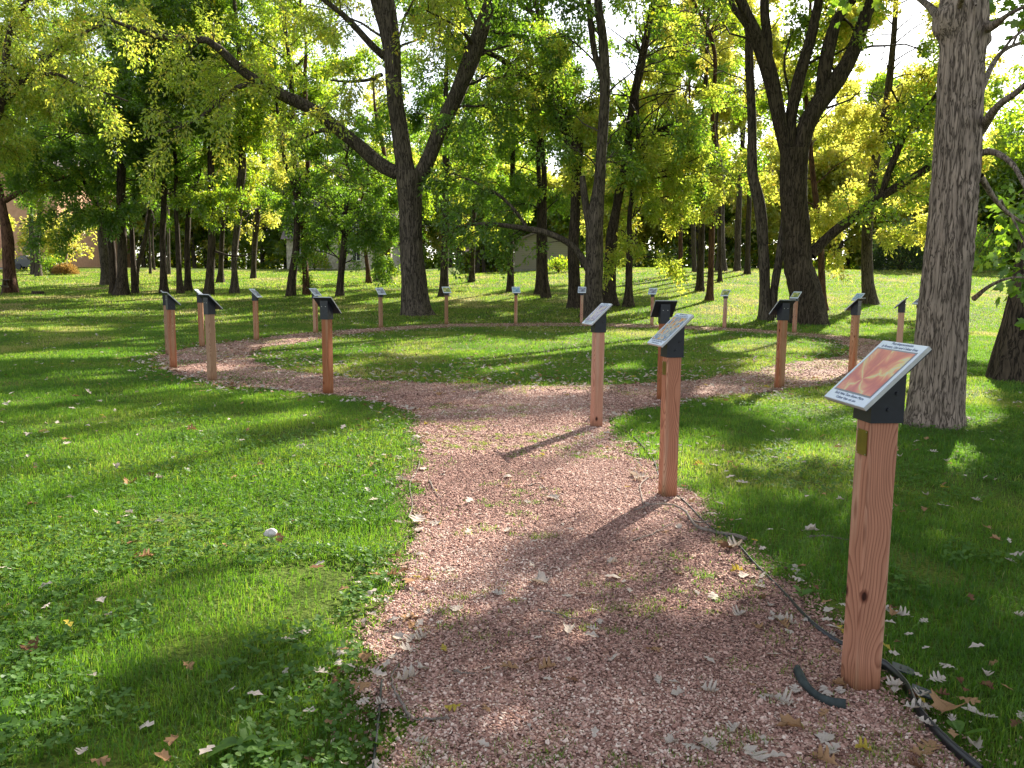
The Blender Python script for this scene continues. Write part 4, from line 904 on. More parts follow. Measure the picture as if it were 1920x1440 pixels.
# ------------------------------------------------------------------ plainer trees: (px, py, [(x, y, width)...], name, label, bark, palette, zmin, ztop, limbs, length, leaf)
AUTO = [
 (21, 549, [(20, 552, 26), (17, 500, 20), (14, 445, 19), (7, 400, 14), (0, 360, 12), (-18, 290, 11)], 'dark_tree', 'dark brown trunk at the left edge with a picnic table beside it', 'red', 'mid', 5.8, 15, 20, (2.5, 5), .17,
   [[(10, 375, 12), (30, 364, 10), (67, 347, 9), (100, 338, 8), (135, 330, 6), (170, 322, 4)]]),
 (64, 515, [(64, 517, 11), (62, 480, 10), (60, 440, 10), (58, 400, 8)], 'tree', 'left one of two pale trunks standing by the shrubs and parked car', 'grey', 'green', 6.2, 16, 14, (2, 4), .2, None),
 (73, 518, [(73, 520, 12), (71, 480, 9), (70, 445, 9), (75, 400, 8)], 'tree', 'right one of two pale trunks standing by the shrubs and parked car', 'grey', 'green', 6.0, 16, 16, (2, 4.5), .2, None),
 (200, 535, [(202, 538, 24), (198, 500, 19), (191, 440, 15), (189, 400, 12)], 'tree', 'thick greyish trunk at the back of the left clump', 'grey', 'green', 5.0, 17, 20, (2.5, 5), .18, None),
 (213, 551, [(213, 554, 15), (212, 500, 14), (207, 445, 13), (193, 410, 11), (180, 385, 9), (160, 345, 7), (150, 330, 6)], 'leaning_tree', 'trunk leaning left in front of the left clump, against the thick black one', 'oak', 'green', 4.0, 10, 16, (2, 4), .18,
   [[(195, 412, 7), (160, 396, 5), (130, 395, 4), (105, 408, 3)]]),
 (229, 553, [(229, 556, 26), (229, 520, 18), (229, 445, 17), (226, 400, 16), (228, 300, 14)], 'dark_tree', 'thick black trunk at the front of the left clump', 'dark', 'green', 4.0, 18, 28, (2.5, 5), .18, None),
 (253, 550, [(254, 553, 13), (250, 500, 10), (248, 450, 9), (247, 400, 8)], 'dark_tree', 'thin black trunk right beside the thick black one', 'dark', 'green', 4.0, 13, 14, (1.6, 3.4), .17, None),
 (256, 535, [(256, 537, 9), (257, 505, 9), (264, 480, 9), (272, 450, 8), (280, 400, 6)], 'leaning_tree', 'slim dark trunk bending to the right behind the thin black one', 'dark', 'green', 4.5, 13, 12, (1.6, 3.4), .18, None),
 (282, 514, [(282, 516, 5), (281, 480, 4), (280, 440, 3)], 'young_tree', 'left one of two saplings far back on the sunny lawn', 'dark', 'mid', 3.0, 8, 9, (1.2, 2.4), .2, None),
 (290, 507, [(290, 509, 5), (287, 480, 4), (286, 440, 3)], 'young_tree', 'right one of two saplings far back on the sunny lawn', 'dark', 'mid', 3.2, 9, 9, (1.2, 2.4), .2, None),
 (307, 550, [(308, 553, 16), (306, 500, 12), (305, 445, 11), (307, 380, 10), (308, 290, 9), (309, 200, 8)], 'dark_tree', 'straight dark trunk in line with the leftmost pair of signs', 'dark', 'green', 4.4, 17, 22, (2, 4.2), .17, None),
 (317, 515, [(317, 517, 7), (316, 480, 6), (316, 440, 5)], 'tree', 'thin pale trunk far behind the leftmost pair of signs', 'grey', 'mid', 4, 13, 12, (2, 4), .2, None),
 (338, 550, [(339, 553, 13), (336, 520, 10), (333, 445, 9), (330, 395, 8), (330, 320, 7)], 'dark_tree', 'dark trunk with a root foot, left one of a close pair', 'dark', 'green', 4.3, 15, 18, (2, 4), .17, None),
 (352, 546, [(353, 548, 15), (352, 520, 12), (351, 470, 11), (352, 440, 10), (356, 380, 9)], 'tree', 'brown trunk, right one of a close pair behind the signs on the left', 'oak', 'green', 4.5, 15, 16, (2, 4), .17, None),
 (391, 553, [(391, 556, 20), (394, 520, 16), (397, 445, 14), (396, 360, 12), (395, 280, 11), (393, 200, 9)], 'dark_tree', 'dark trunk swelling at the foot behind the weathered sign post', 'oak', 'mid', 3.6, 17, 24, (2, 4.2), .17,
   [[(400, 470, 5), (425, 478, 4), (450, 480, 3), (475, 476, 2)]]),
 (413, 530, [(413, 532, 14), (414, 505, 9), (415, 480, 9), (418, 420, 8)], 'tree', 'short looking brown trunk further back than the swelling one', 'oak', 'lime', 4.5, 15, 16, (2, 4), .19, None),
 (440, 550, [(440, 552, 18), (440, 520, 12), (439, 480, 11), (446, 415, 13), (450, 350, 14), (455, 316, 14), (452, 250, 12)], 'tree', 'grey trunk leading up to a pale split stem, left of the glaring white panel', 'grey', 'mid', 4.0, 18, 22, (2, 4.2), .17, None),
 (475, 522, [(475, 524, 11), (476, 490, 9), (479, 440, 10), (486, 380, 9), (493, 317, 8), (500, 260, 7)], 'leaning_tree', 'slender trunk leaning right above the glaring white panel', 'oak', 'yellow', 3.0, 15, 26, (2, 4.4), .19, None),
 (545, 555, [(545, 558, 18), (548, 520, 15), (555, 470, 13), (558, 395, 12), (558, 330, 11), (552, 300, 10), (548, 207, 10), (545, 130, 8)], 'twin_stem_tree', 'left one of two tall trunks crossing the gabled house', 'oak', 'mid', 8.0, 18, 18, (2, 4), .17,
   [[(557, 380, 9), (548, 340, 8), (536, 310, 7), (527, 260, 6), (520, 207, 5), (512, 160, 3)]]),
 (574, 553, [(575, 556, 15), (573, 520, 12), (571, 470, 11), (570, 395, 13), (575, 345, 9), (577, 300, 9), (574, 240, 8), (572, 150, 7)], 'dark_tree', 'right one of two tall trunks crossing the gabled house', 'red', 'mid', 8.0, 17, 16, (2, 4), .17,
   [[(573, 360, 6), (560, 330, 5), (556, 290, 5), (553, 240, 3)]]),
 (637, 556, [(637, 559, 17), (639, 520, 13), (644, 470, 13), (648, 430, 11), (650, 380, 8)], 'dark_tree', 'small black tree with leaves hanging almost to the lawn, beside the house', 'dark', 'green', 1.9, 9, 40, (2, 4), .16, None),
 (692, 531, [(692, 533, 12), (690, 510, 9), (686, 480, 7), (682, 440, 5)], 'leaning_tree', 'small trunk leaning left, first of three behind the big forked trunk on the left', 'red', 'green', 3.2, 9, 13, (1.6, 3.4), .18, None),
 (706, 528, [(706, 530, 11), (709, 505, 8), (716, 480, 8), (721, 460, 7), (710, 420, 5), (700, 395, 4)], 'leaning_tree', 'small trunk leaning right, second of three behind the big forked trunk on the left', 'dark', 'green', 4.0, 10, 13, (1.6, 3.4), .18, None),
 (726, 525, [(726, 528, 20), (726, 500, 11), (727, 470, 11), (728, 420, 10), (726, 340, 9)], 'tree', 'reddish trunk with flared foot, next to the big forked trunk', 'red', 'mid', 3.4, 14, 20, (2, 4), .18, None),
 (833, 556, [(832, 559, 21), (833, 520, 15), (834, 470, 15), (835, 415, 15), (836, 330, 13), (837, 250, 12), (836, 160, 9)], 'dark_tree', 'straight black trunk just right of the big forked trunk', 'dark', 'green', 6.0, 18, 24, (2, 4.2), .17, None),
 (884, 529, [(884, 531, 15), (886, 500, 9), (888, 440, 8), (889, 400, 7)], 'dark_tree', 'slim dark trunk in front of the white house', 'oak', 'lime', 2.8, 14, 24, (2, 4.2), .19, None),
 (957, 547, [(956, 550, 14), (957, 520, 12), (958, 440, 11), (960, 380, 10)], 'tree', 'dark trunk at the left corner of the sided shed', 'dark', 'green', 3.4, 15, 22, (2, 4.4), .17, None),
 (1009, 552, [(1009, 555, 15), (1010, 520, 11), (1011, 450, 10), (1012, 380, 9)], 'dark_tree', 'black trunk overlapped by a brown one before the shed', 'dark', 'green', 5.0, 15, 16, (2, 4), .17, None),
 (1024, 559, [(1024, 562, 20), (1021, 520, 14), (1019, 450, 14), (1019, 400, 12), (1020, 320, 10)], 'tree', 'brown trunk with spreading foot, in front of the shed wall', 'oak', 'green', 4.2, 16, 22, (2, 4.4), .17, None),
 (1179, 575, [(1178, 578, 24), (1179, 545, 14), (1180, 480, 12), (1181, 445, 11), (1181, 400, 9)], 'dark_tree', 'black trunk with curved foot right of the leaning black one', 'dark', 'lime', 1.9, 13, 36, (2, 4.2), .16, None),
 (1275, 516, [(1275, 518, 10), (1276, 480, 8), (1276, 420, 7), (1278, 360, 6)], 'tree', 'brownish trunk alone at the top of the sunny bank', 'red', 'lime', 7, 16, 14, (2, 4), .22, None),
 (1302, 510, [(1302, 512, 9), (1301, 470, 8), (1299, 400, 8), (1297, 320, 7)], 'tree', 'greyish trunk on the crest of the bank behind the tall straight pair', 'grey', 'mid', 8, 18, 14, (2, 4), .22, None),
 (1313, 546, [(1312, 549, 18), (1313, 520, 13), (1316, 420, 12), (1320, 320, 10), (1320, 250, 9)], 'dark_tree', 'left one of the tall straight pair on the sunny bank', 'oak', 'mid', 8.5, 19, 16, (2, 4), .18, None),
 (1331, 564, [(1330, 567, 16), (1332, 530, 12), (1335, 420, 11), (1337, 320, 11), (1341, 283, 9), (1336, 220, 8)], 'dark_tree', 'right one of the tall straight pair on the sunny bank', 'red', 'yellow', 7.5, 18, 16, (2, 4), .18, None),
 (1350, 529, [(1350, 531, 10), (1350, 500, 6), (1350, 420, 6), (1349, 340, 6)], 'dark_tree', 'thin trunk with flared foot right of the tall straight pair', 'dark', 'yellow', 7, 16, 12, (2, 4), .2, None),
 (1382, 508, [(1382, 510, 14), (1383, 480, 11), (1384, 420, 11), (1387, 350, 10)], 'tree', 'hazy brown trunk on the crest, left of the slim two stemmed tree', 'grey', 'yellow', 8, 18, 16, (2.4, 4.5), .22, None),
 (1401, 514, [(1401, 516, 13), (1402, 480, 9), (1403, 420, 9), (1404, 350, 8)], 'tree', 'dark trunk on the crest right next to the slim two stemmed tree', 'oak', 'yellow', 6.5, 17, 16, (2.4, 4.5), .22, None),
 (1352, 508, [(1352, 510, 20), (1352, 470, 15), (1351, 400, 14), (1349, 320, 13)], 'tree', 'broad trunk far back on the crest behind the thin flared one', 'grey', 'yellow', 9, 19, 16, (2.4, 4.5), .22, None),
 (1543, 582, [(1543, 586, 20), (1541, 550, 15), (1540, 500, 13), (1537, 440, 11)], 'tree', 'reddish trunk hiding directly behind the dark oak', 'red', 'yellow', 3.2, 14, 24, (2.2, 4.5), .18, None),
 (1632, 570, [(1632, 573, 28), (1628, 540, 22), (1626, 500, 19), (1625, 450, 18), (1632, 380, 17), (1642, 300, 16), (1658, 220, 14), (1668, 150, 12)], 'leaning_tree', 'dark trunk leaning right above, between the oak and the near grey trunk', 'grey', 'yellow', 2.8, 18, 36, (2.4, 5), .18, None),
]
for px, py, st, nm, lab, bk, pal, zmin, ztop, nl, Lr, ls, ex in AUTO:
    b = ground_at(px, py); Y = b[1]
    rg = np.random.default_rng(int(px * 7 + py))
    p, r = px_stem(st, Y); zt = b[2] + (ztop + 2.5 if ztop > 12 else ztop)
    if p[-1, 2] < zt - 1: p, r = rise(p, r, zt, rg, (rg.normal() * .04, rg.normal() * .04), .03)
    exs = None
    if ex: exs = [px_stem([(*q, -.25 * i) for i, q in enumerate(e)], Y) for e in ex]
    make_tree(nm, lab, b, [(p, r)], bk, pal, rg, zmin - (.6 if zmin < 6 else .3), 16, .25, 'trees standing on the lawn', extra=exs,
              fol=dict(nl=int(nl * 1.3), L=Lr, nsub=3.8, ntw=5, nleaf=62, lsize=ls * .78, spread=.3, limb_r=.035, up=.12, droop=.3, twl=(.25, .6), subl=(.7, 1.6)))

# --- tree beyond the left edge whose limbs reach into the top left corner
b = ground_at(-150, 580); Y = b[1]
p, r = px_stem([(-150, 585, 50), (-145, 500, 40), (-130, 420, 36), (-110, 330, 30)], Y); p, r = rise(p, r, 17, rng)
l1 = px_stem([(-115, 350, 22), (-60, 300, 18), (-10, 230, 15), (8, 150, 13), (14, 80, 12), (35, 25, 10), (55, 0, 9), (80, -40, 6)], Y)
l2 = px_stem([(-120, 370, 20), (-60, 250, 16), (0, 195, 13), (40, 158, 11), (75, 125, 9, -.5), (100, 100, 7, -.9), (150, 70, 6, -1.4), (190, 40, 4, -1.8)], Y)
l3 = px_stem([(-60, 150, 12), (0, 138, 10), (30, 122, 9), (65, 108, 7), (120, 92, 5), (170, 62, 4)], Y)
l4 = px_stem([(75, 140, 8, -.4), (110, 140, 6, -.9), (150, 160, 5, -1.4), (200, 175, 4, -1.9), (240, 190, 3, -2.3)], Y)
make_tree('tree', 'tree outside the left edge whose yellowish boughs fill the top left corner', b, [(p, r)], 'oak', 'lime', rng, 5.5, 18, .4, extra=[l1, l2, l3, l4],
          fol=dict(nl=20, L=(3, 5.5), nsub=6, ntw=6, nleaf=36, lsize=.135, spread=.24, limb_r=.05, wid=.5))

# --- yellow clump birch by the pale wall
b = ground_at(116, 506); Y = b[1]
stems = [px_stem([(118 + k * 2, 508, 6), (114 + k * 5, 480, 5), (108 + k * 9, 455, 4), (100 + k * 16, 430, 3)], Y) for k in (-1, 0, 1, 2)]
make_tree('birch_clump', 'clump of pale pink stems with bright yellow leaves by the orange building', b, stems, 'pale', 'yellow', rng, b[2] * 0 + 1.6, 10, .2, extra=stems,
          fol=dict(nl=14, L=(1.8, 3.8), nsub=6, ntw=6, nleaf=20, lsize=.2, limb_r=.03, up=.25))

# --- unseen trees added outside the frame on the sunny side to dapple the lawn
for i, (x, y, zt, pal, nl) in enumerate(((17.5, 21.0, 19, 'mid', 15), (15.0, 12.5, 17, 'green', 13), (25.0, 31, 20, 'lime', 18))):
    rg = np.random.default_rng(900 + i); z = float(terrain(x, y))
    p = np.array([(x, y, z - .1), (x + .1, y, z + 3), (x, y + .2, z + 8), (x + .3, y, z + 13), (x + .2, y + .1, z + zt)]); r = np.array([.34, .29, .22, .13, .04])
    make_tree('tree', ('unseen tree added for its shade outside the right edge beside the ring', 'unseen tree added for its shade outside the right edge near the dark cut off trunk', 'unseen tree added for its shade far outside the right edge on the bank')[i], (x, y, z), [(p, r)], 'oak', pal, rg, 4.5, 16, .4,
              fol=dict(nl=int(nl * 2.8), L=(4, 8.5), nsub=2.6, ntw=4, nleaf=95, lsize=.14, spread=.38, limb_r=.05, twl=(.25, .6), up=.3, droop=.15, sidebias=(-.5, -.05, 0), cull=above_frame((x, y, z))))

# --- far wood behind everything, one mass
rng = np.random.default_rng(55); wood_ch, leaf_ch, leaf_y = [], [], []
for i in range(128):
    low = i % 3 != 2
    a = -.74 + 1.48 * ((i * .618034) % 1)
    d = (rng.uniform(96, 106) if low else rng.uniform(108, 135)) if a < .1 else (rng.uniform(84, 95) if low else rng.uniform(96, 120))
    x, y = math.sin(a) * d * 1.08, math.cos(a) * d; z = float(terrain(x, y)); ht = rng.uniform(9, 13) if low else rng.uniform(19, 26)
    P = np.array([[(x, y, z - .2), (x + rng.normal() * .3, y, z + ht * .35), (x + rng.normal() * .5, y, z + ht * .7), (x, y, z + ht)]]); R = np.array([[.26, .2, .12, .03]])
    wood_ch.append((*tubes(P, R, 8), 0, None, True))
    Q = catmull(P[0], 12)[None]; QR = np.linspace(.25, .03, 12)[None]
    wd, (LV, LF, rn) = foliage(Q, QR, rng, z + (rng.uniform(.3, 1.2) if low else rng.uniform(3, 6)), nl=24 if low else 34, L=(2.6, 4.6), nsub=5, ntw=4, nleaf=15, lsize=.38, spread=.42)
    wood_ch.append((*wd[0], 0, None, True)); (leaf_y if rng.uniform() < .45 else leaf_ch).append((LV, LF, 0, rn))
UG = rng.uniform(-.76, .76, 34000); ud = np.where(UG < .1, rng.uniform(98, 112, 34000), rng.uniform(84, 100, 34000)); ux, uy = np.sin(UG) * ud * 1.08, np.cos(UG) * ud
uh = .4 + 3.6 * vnoise(UG * 60, ud * .25, 81) ** 1.5
UP = np.stack([ux, uy, terrain(ux, uy) + uh * rng.uniform(0, 1, 34000)], -1)
UV, UF = leaf_quads(UP, rand_unit(rng, 34000), .5, rng)
ob = nobj('far_woodland', [(c[0], c[1], 0, None) for c in wood_ch] + [(c[0], c[1], 1, c[3]) for c in leaf_ch] + [(c[0], c[1], 2, c[3]) for c in leaf_y] + [(UV, UF, 1, np.repeat(rng.uniform(0, 1, 34000), 2))], [BARK['grey'], LEAF['mid'], LEAF['yellow']])
tag(ob, 'far wood of green and yellow trees closing the view', 'woodland', kind='stuff')

# ------------------------------------------------------------------ houses and what stands far off
def noisy(name, c0, c1, scale=6, rough=.85, bs=.2, sc=(1, 1, 1)):
    m, n, o = mat(name); ns = nd(n, 'ShaderNodeTexNoise', Scale=scale, Detail=5.0); n.links.new(coords(n, sc), ns.inputs['Vector'])
    r = ramp(n, [(.35, c0), (.65, c1)], ns.outputs['Fac']); b = principled(n, o, r.outputs[0], rough, .2); bump(n, ns.outputs['Fac'], b, bs, .02); return m
STUCCO = noisy('peach_brick_wall', (.46, .25, .15), (.56, .33, .21), 3)
ROOFG = noisy('grey_brown_shingles', (.10, .085, .085), (.22, .18, .17), 5, .9, .4, (1, 1, 4))
STONE = noisy('cream_stone_wall', (.34, .30, .25), (.58, .53, .45), 4, .9, .4)
TIMBER = noisy('dark_timber', (.03, .025, .03), (.08, .06, .06), 4)
GLASS = flat_mat('window_glass', (.03, .035, .045), .1, .6)
TRIM = flat_mat('white_trim', (.6, .6, .58), .6)
def siding_mat(name, col):
    m, n, o = mat(name); tc = nd(n, 'ShaderNodeTexCoord'); sx = nd(n, 'ShaderNodeSeparateXYZ'); n.links.new(tc.outputs['Object'], sx.inputs[0])
    mm = nd(n, 'ShaderNodeMath', operation='MULTIPLY'); mm.inputs[1].default_value = 6.5; n.links.new(sx.outputs['Z'], mm.inputs[0])
    fr = nd(n, 'ShaderNodeMath', operation='FRACT'); n.links.new(mm.outputs[0], fr.inputs[0])
    r = ramp(n, [(0, tuple(c * .55 for c in col)), (.14, col), (1, tuple(c * 1.06 for c in col))], fr.outputs[0])
    b = principled(n, o, r.outputs[0], .7, .25); bump(n, fr.outputs[0], b, .6, .02); return m
SIDING = siding_mat('taupe_siding', (.30, .265, .225)); WSIDING = siding_mat('white_siding', (.62, .62, .60))
ASPH = noisy('grey_asphalt', (.18, .18, .19), (.26, .26, .27), 8)

def window(parent, x0, x1, z0, z1, y, t=.08, fm=None):
    bm = bmesh.new()
    for a in ((x0 - t, x1 + t, z1, z1 + t), (x0 - t, x1 + t, z0 - t, z0), (x0 - t, x0, z0, z1), (x1, x1 + t, z0, z1), ((x0 + x1) / 2 - .03, (x0 + x1) / 2 + .03, z0, z1)):
        box(bm, a[0], a[1], y - .07, y - .003, a[2], a[3])
    f = bobj('window', bm, fm or TRIM, parent)
    bm = bmesh.new(); box(bm, x0, x1, y - .03, y - .006, z0, z1); bobj('pane', bm, GLASS, f)

# orange brick building at the far left
g0 = ground_at(60, 507); d0 = g0[1] + 6
xr = at_depth(113, 480, d0)[0]
r_ = tag(empty('brick_building', (xr, d0, g0[2])), 'long orange brick building with a plain wall at the far left', 'building')
bm = bmesh.new(); box(bm, -32, 0, 0, 14, -.5, 9.2); bobj('wall', bm, STUCCO, r_)
bm = bmesh.new(); box(bm, -32.1, .1, -.06, 14.1, -.3, .25); bobj('plinth', bm, noisy('plinth', (.3, .29, .27), (.4, .39, .36)), r_)
bm = bmesh.new(); prism(bm, [(-33, 9.2), (1, 9.2), (1, 9.5), (-6, 12.6), (-26, 12.6), (-33, 9.5)], -.8, 14.8); bobj('roof', bm, ROOFG, r_)
# pavement strip in front of it
p0 = ground_at(20, 510)
bm = bmesh.new()
xs = np.linspace(xr - 34, xr - 2.5, 24)
rows = [[bm.verts.new((x, y, float(terrain(x, y)) + .03)) for x in xs] for y in (p0[1] - 2.2, p0[1] + 1, d0 - 1.4)]
for a, b_ in zip(rows[:-1], rows[1:]):
    for i in range(len(xs) - 1): bm.faces.new((a[i], a[i + 1], b_[i + 1], b_[i]))
tag(bobj('driveway', bm, ASPH), kind='structure')
# dark parked car half behind the pale trunks
c0 = at_depth(54, 506, g0[1] + .6); zc = float(terrain(c0[0], c0[1])) + .03
r_ = tag(empty('parked_car', (c0[0], c0[1], zc)), 'small dark car parked by the orange wall behind the pale trunks', 'car')
CAR = flat_mat('car_paint_dark', (.035, .04, .05), .25, .5)
bm = bmesh.new(); prism(bm, [(-1.0, .25), (1.0, .25), (1.02, .55), (.95, .78), (.35, .84), (.12, 1.2), (-.6, 1.22), (-.92, .85), (-1.02, .7)], -.45, .45)
bmesh.ops.bevel(bm, geom=bm.edges[:], offset=.04, segments=2, affect='EDGES'); bobj('body', bm, CAR, r_)
bm = bmesh.new(); prism(bm, [(-.82, .86), (.26, .86), (.08, 1.14), (-.56, 1.15)], -.462, .462); bobj('side_window', bm, GLASS, r_)
for x in (-.62, .62):
    for y in (-.44, .44):
        bm = bmesh.new(); bmesh.ops.create_cone(bm, cap_ends=True, segments=16, radius1=.26, radius2=.26, depth=.16, matrix=Matrix.Translation((x, y, .26)) @ Matrix.Rotation(math.pi / 2, 4, 'X'))
        bobj('wheel', bm, BLACK, r_)
bm = bmesh.new(); box(bm, -1.035, -1.0, -.4, -.25, .55, .68); box(bm, -1.035, -1.0, .25, .4, .55, .68); bobj('tail_light', bm, flat_mat('tail_light_red', (.4, .03, .02), .3), r_)

# gabled stone house
hb = ground_at(610, 505); d = hb[1] + 3; x0 = at_depth(538, 500, d)[0]; x1 = at_depth(728, 500, d)[0]; zb = float(terrain((x0 + x1) / 2, d))
r_ = tag(empty('stone_house', (x0, d, zb)), 'cream stone house with steep grey roof and two dark timbered gables', 'house')
W_ = x1 - x0; sc = d / FPX
bm = bmesh.new(); box(bm, 0, W_, 0, 9, -.8, 2.9); bobj('wall', bm, STONE, r_)
bm = bmesh.new(); prism(bm, [(-.6, 2.9), (9.6, 2.9), (4.5, 7.2)], 0, W_ + .8, M=Matrix(((0, 1, 0, -.4), (1, 0, 0, 0), (0, 0, 1, 0), (0, 0, 0, 1)))); bobj('roof', bm, ROOFG, r_)
for gx, gw, gz, nm in ((3.9, 2.9, 5.9, 0), (7.2, 3.1, 6.8, 1)):
    bm = bmesh.new(); prism(bm, [(gx - gw / 2, -.8), (gx + gw / 2, -.8), (gx + gw / 2, 3.0), (gx - gw / 2, 3.0)], -1.0 - .3 * nm, -.003)
    f = bobj('gable_wall', bm, STONE, r_)
    bm = bmesh.new(); prism(bm, [(gx - gw / 2 + .1, 3.003), (gx + gw / 2 - .1, 3.003), (gx, gz - .35)], -.95 - .3 * nm, 3.6); bobj('gable', bm, TIMBER, r_)
    for sgn in (-1, 1):
        bm = bmesh.new(); a0 = (gx + sgn * (gw / 2 + .35), 2.75); a1 = (gx, gz)
        prism(bm, [a0, a1, (a1[0], a1[1] + .2), (a0[0] + sgn * .02, a0[1] + .2)], -1.25 - .3 * nm, 3.9); bobj('gable_roof', bm, ROOFG, r_)
    window(r_, gx - .35, gx + .35, .9, 2.1, -1.0 - .3 * nm)
    window(r_, gx - .25, gx + .25, 3.5, 4.3, -.95 - .3 * nm, .05)
window(r_, .7, 1.5, .9, 2.1, 0); window(r_, W_ - 2.0, W_ - 1.2, .9, 2.1, 0)
bm = bmesh.new(); box(bm, 9.6, 10.4, 4.0, 4.9, 5.5, 8.3); bobj('chimney', bm, noisy('red_brick', (.25, .09, .06), (.38, .16, .11)), r_)

# white house further right
hb = ground_at(890, 503); d = hb[1] + 7; x0 = at_depth(862, 495, d)[0]; x1 = at_depth(935, 495, d)[0]; zb = float(terrain((x0 + x1) / 2, d))
r_ = tag(empty('white_house', (x0, d, zb)), 'white house glimpsed between trunks right of the big forked tree', 'house')
W_ = x1 - x0
bm = bmesh.new(); box(bm, 0, W_, 0, 6, -.8, 2.7); bobj('wall', bm, WSIDING, r_)
bm = bmesh.new(); prism(bm, [(-.5, 2.7), (6.5, 2.7), (3, 4.6)], 0, W_ + .6, M=Matrix(((0, 1, 0, -.3), (1, 0, 0, 0), (0, 0, 1, 0), (0, 0, 0, 1)))); bobj('roof', bm, ROOFG, r_)
window(r_, .8, 1.6, .9, 2.1, 0); window(r_, W_ - 1.4, W_ - .7, .9, 2.1, 0)
bm = bmesh.new(); box(bm, 2.2, 3.1, -.05, -.003, -.1, 2.0); bobj('door', bm, TIMBER, r_)

# taupe sided shed on the bank
hb = ground_at(1020, 508); d = hb[1] + 2; x0 = at_depth(964, 500, d)[0]; x1 = at_depth(1066, 500, d)[0]; zb = float(terrain((x0 + x1) / 2, d)); W_ = x1 - x0
r_ = tag(empty('sided_shed', (x0, d, zb)), 'taupe shed with horizontal siding and low gable roof on the bank', 'shed')
bm = bmesh.new(); prism(bm, [(0, -.9), (W_, -.9), (W_, 2.25), (W_ / 2, 3.15), (0, 2.25)], 0, 6); bobj('wall', bm, SIDING, r_)
for sgn in (-1, 1):
    bm = bmesh.new(); cx = W_ / 2
    prism(bm, [(cx, 3.17), (cx + sgn * (W_ / 2 + .35), 2.25 - .14), (cx + sgn * (W_ / 2 + .35), 2.25 + .02), (cx, 3.36)], -.3, 6.3); bobj('roof', bm, ROOFG, r_)
bm = bmesh.new(); box(bm, -.03, W_ + .03, -.03, 6, -.9, .12); bobj('plinth', bm, noisy('foundation', (.2, .19, .18), (.3, .29, .27)), r_)

# shrubs
def shrub(name, label, px, py, w, h, pal, seed, dY=0, n=2600, ls=.13):
    rg = np.random.default_rng(seed); b = ground_at(px, py); b[1] += dY; b[2] = float(terrain(b[0], b[1]))
    root = tag(empty(name, tuple(b)), label, 'shrub')
    k = 26; a = rg.uniform(0, 6.28, k); st = np.zeros((k, 5, 3)); s = np.linspace(0, 1, 5)
    rr = rg.uniform(.2, 1, k) * w * .42; hh = h * np.sqrt(np.clip(1 - (rr / (w * .5)) ** 2, .1, 1)) * rg.uniform(.7, 1, k)
    st[:, :, 0] = np.cos(a)[:, None] * rr[:, None] * s; st[:, :, 1] = np.sin(a)[:, None] * rr[:, None] * s * .8; st[:, :, 2] = hh[:, None] * s ** .8
    st += rg.normal(size=st.shape) * .04 * s[None, :, None]
    v, f = tubes(st, np.full((k, 5), .018), 5); nobj('stems', [(v, f, 0, None, True)], [BARK['oak']], root)
    P = rg.normal(size=(n, 3)); P = norm(P) * (rg.uniform(.35, 1, n) ** .5)[:, None] * (1 + .18 * np.sin(P[:, :1] * 5) * np.cos(P[:, 1:2] * 4)); P[:, 2] = np.abs(P[:, 2])
    P = P * np.array([w / 2, w * .42, h]) + np.array([0, 0, .05])
    LV, LF = leaf_quads(P, norm(P + np.array([0, 0, .3])), ls, rg, .6); nobj('foliage', [(LV, LF, 0, np.repeat(rg.uniform(0, 1, n), 2))], [LEAF[pal]], root)
shrub('shrub', 'round dark green shrub beside the clump of pale stems', 97, 514, 2.9, 1.35, 'green', 1)
shrub('shrub', 'low pinkish yellow bush to the right of the round dark shrub', 122, 515, 1.9, .8, 'rust', 2)
shrub('shrub', 'russet bushes at the far edge of the sunny lawn, left of the left clump', 178, 497, 5.5, 2.6, 'rust', 3, 2, 3500, .2)
shrub('evergreen_shrub', 'very dark evergreen mass between the oak and the near grey trunk', 1700, 508, 5.2, 3.6, 'dark', 4, 1, 5200, .22)
shrub('shrub', 'tall green shrub beyond the near grey trunk on its right', 1850, 512, 4.6, 3.2, 'green', 5, 2, 3600, .2)
shrub('shrub', 'thin yellow green bush at the foot of the shed wall', 1045, 508, 2.4, 1.0, 'mid', 6, -1.5, 900, .16)
shrub('shrub', 'pale shrub before the cream stone house', 590, 505, 3.0, 1.6, 'mid', 7, 0, 1800, .18)
# low stump and picnic table
b = ground_at(71, 552); s = b[1] / FPX
bm = bmesh.new(); n_ = 18; rg = np.random.default_rng(3); lev = []
for z, k in ((-.05, 1.22), (.04, 1.08), (.12, .98), (.16, .94), (.165, .8)):
    lev.append([bm.verts.new((math.cos(a) * 11 * s * k * (1 + .07 * math.sin(3 * a) + .05 * math.sin(7 * a + z * 9)), math.sin(a) * 9 * s * k, z + .012 * math.sin(2 * a))) for a in np.linspace(0, 2 * math.pi, n_, endpoint=False)])
for a, c in zip(lev[:-1], lev[1:]):
    for i in range(n_): bm.faces.new((a[i], a[(i + 1) % n_], c[(i + 1) % n_], c[i]))
bm.faces.new(lev[-1])
o_ = bobj('tree_stump', bm, BARK['dark']); o_.location = tuple(b); tag(o_, 'low dark stump on the left lawn near the tree at the edge', 'stump')
b = ground_at(-14, 551)
r_ = tag(empty('picnic_table', tuple(b), math.radians(15)), 'dark picnic table half cut off by the left edge', 'picnic table')
TW = noisy('weathered_plank', (.07, .055, .045), (.14, .11, .09), 8)
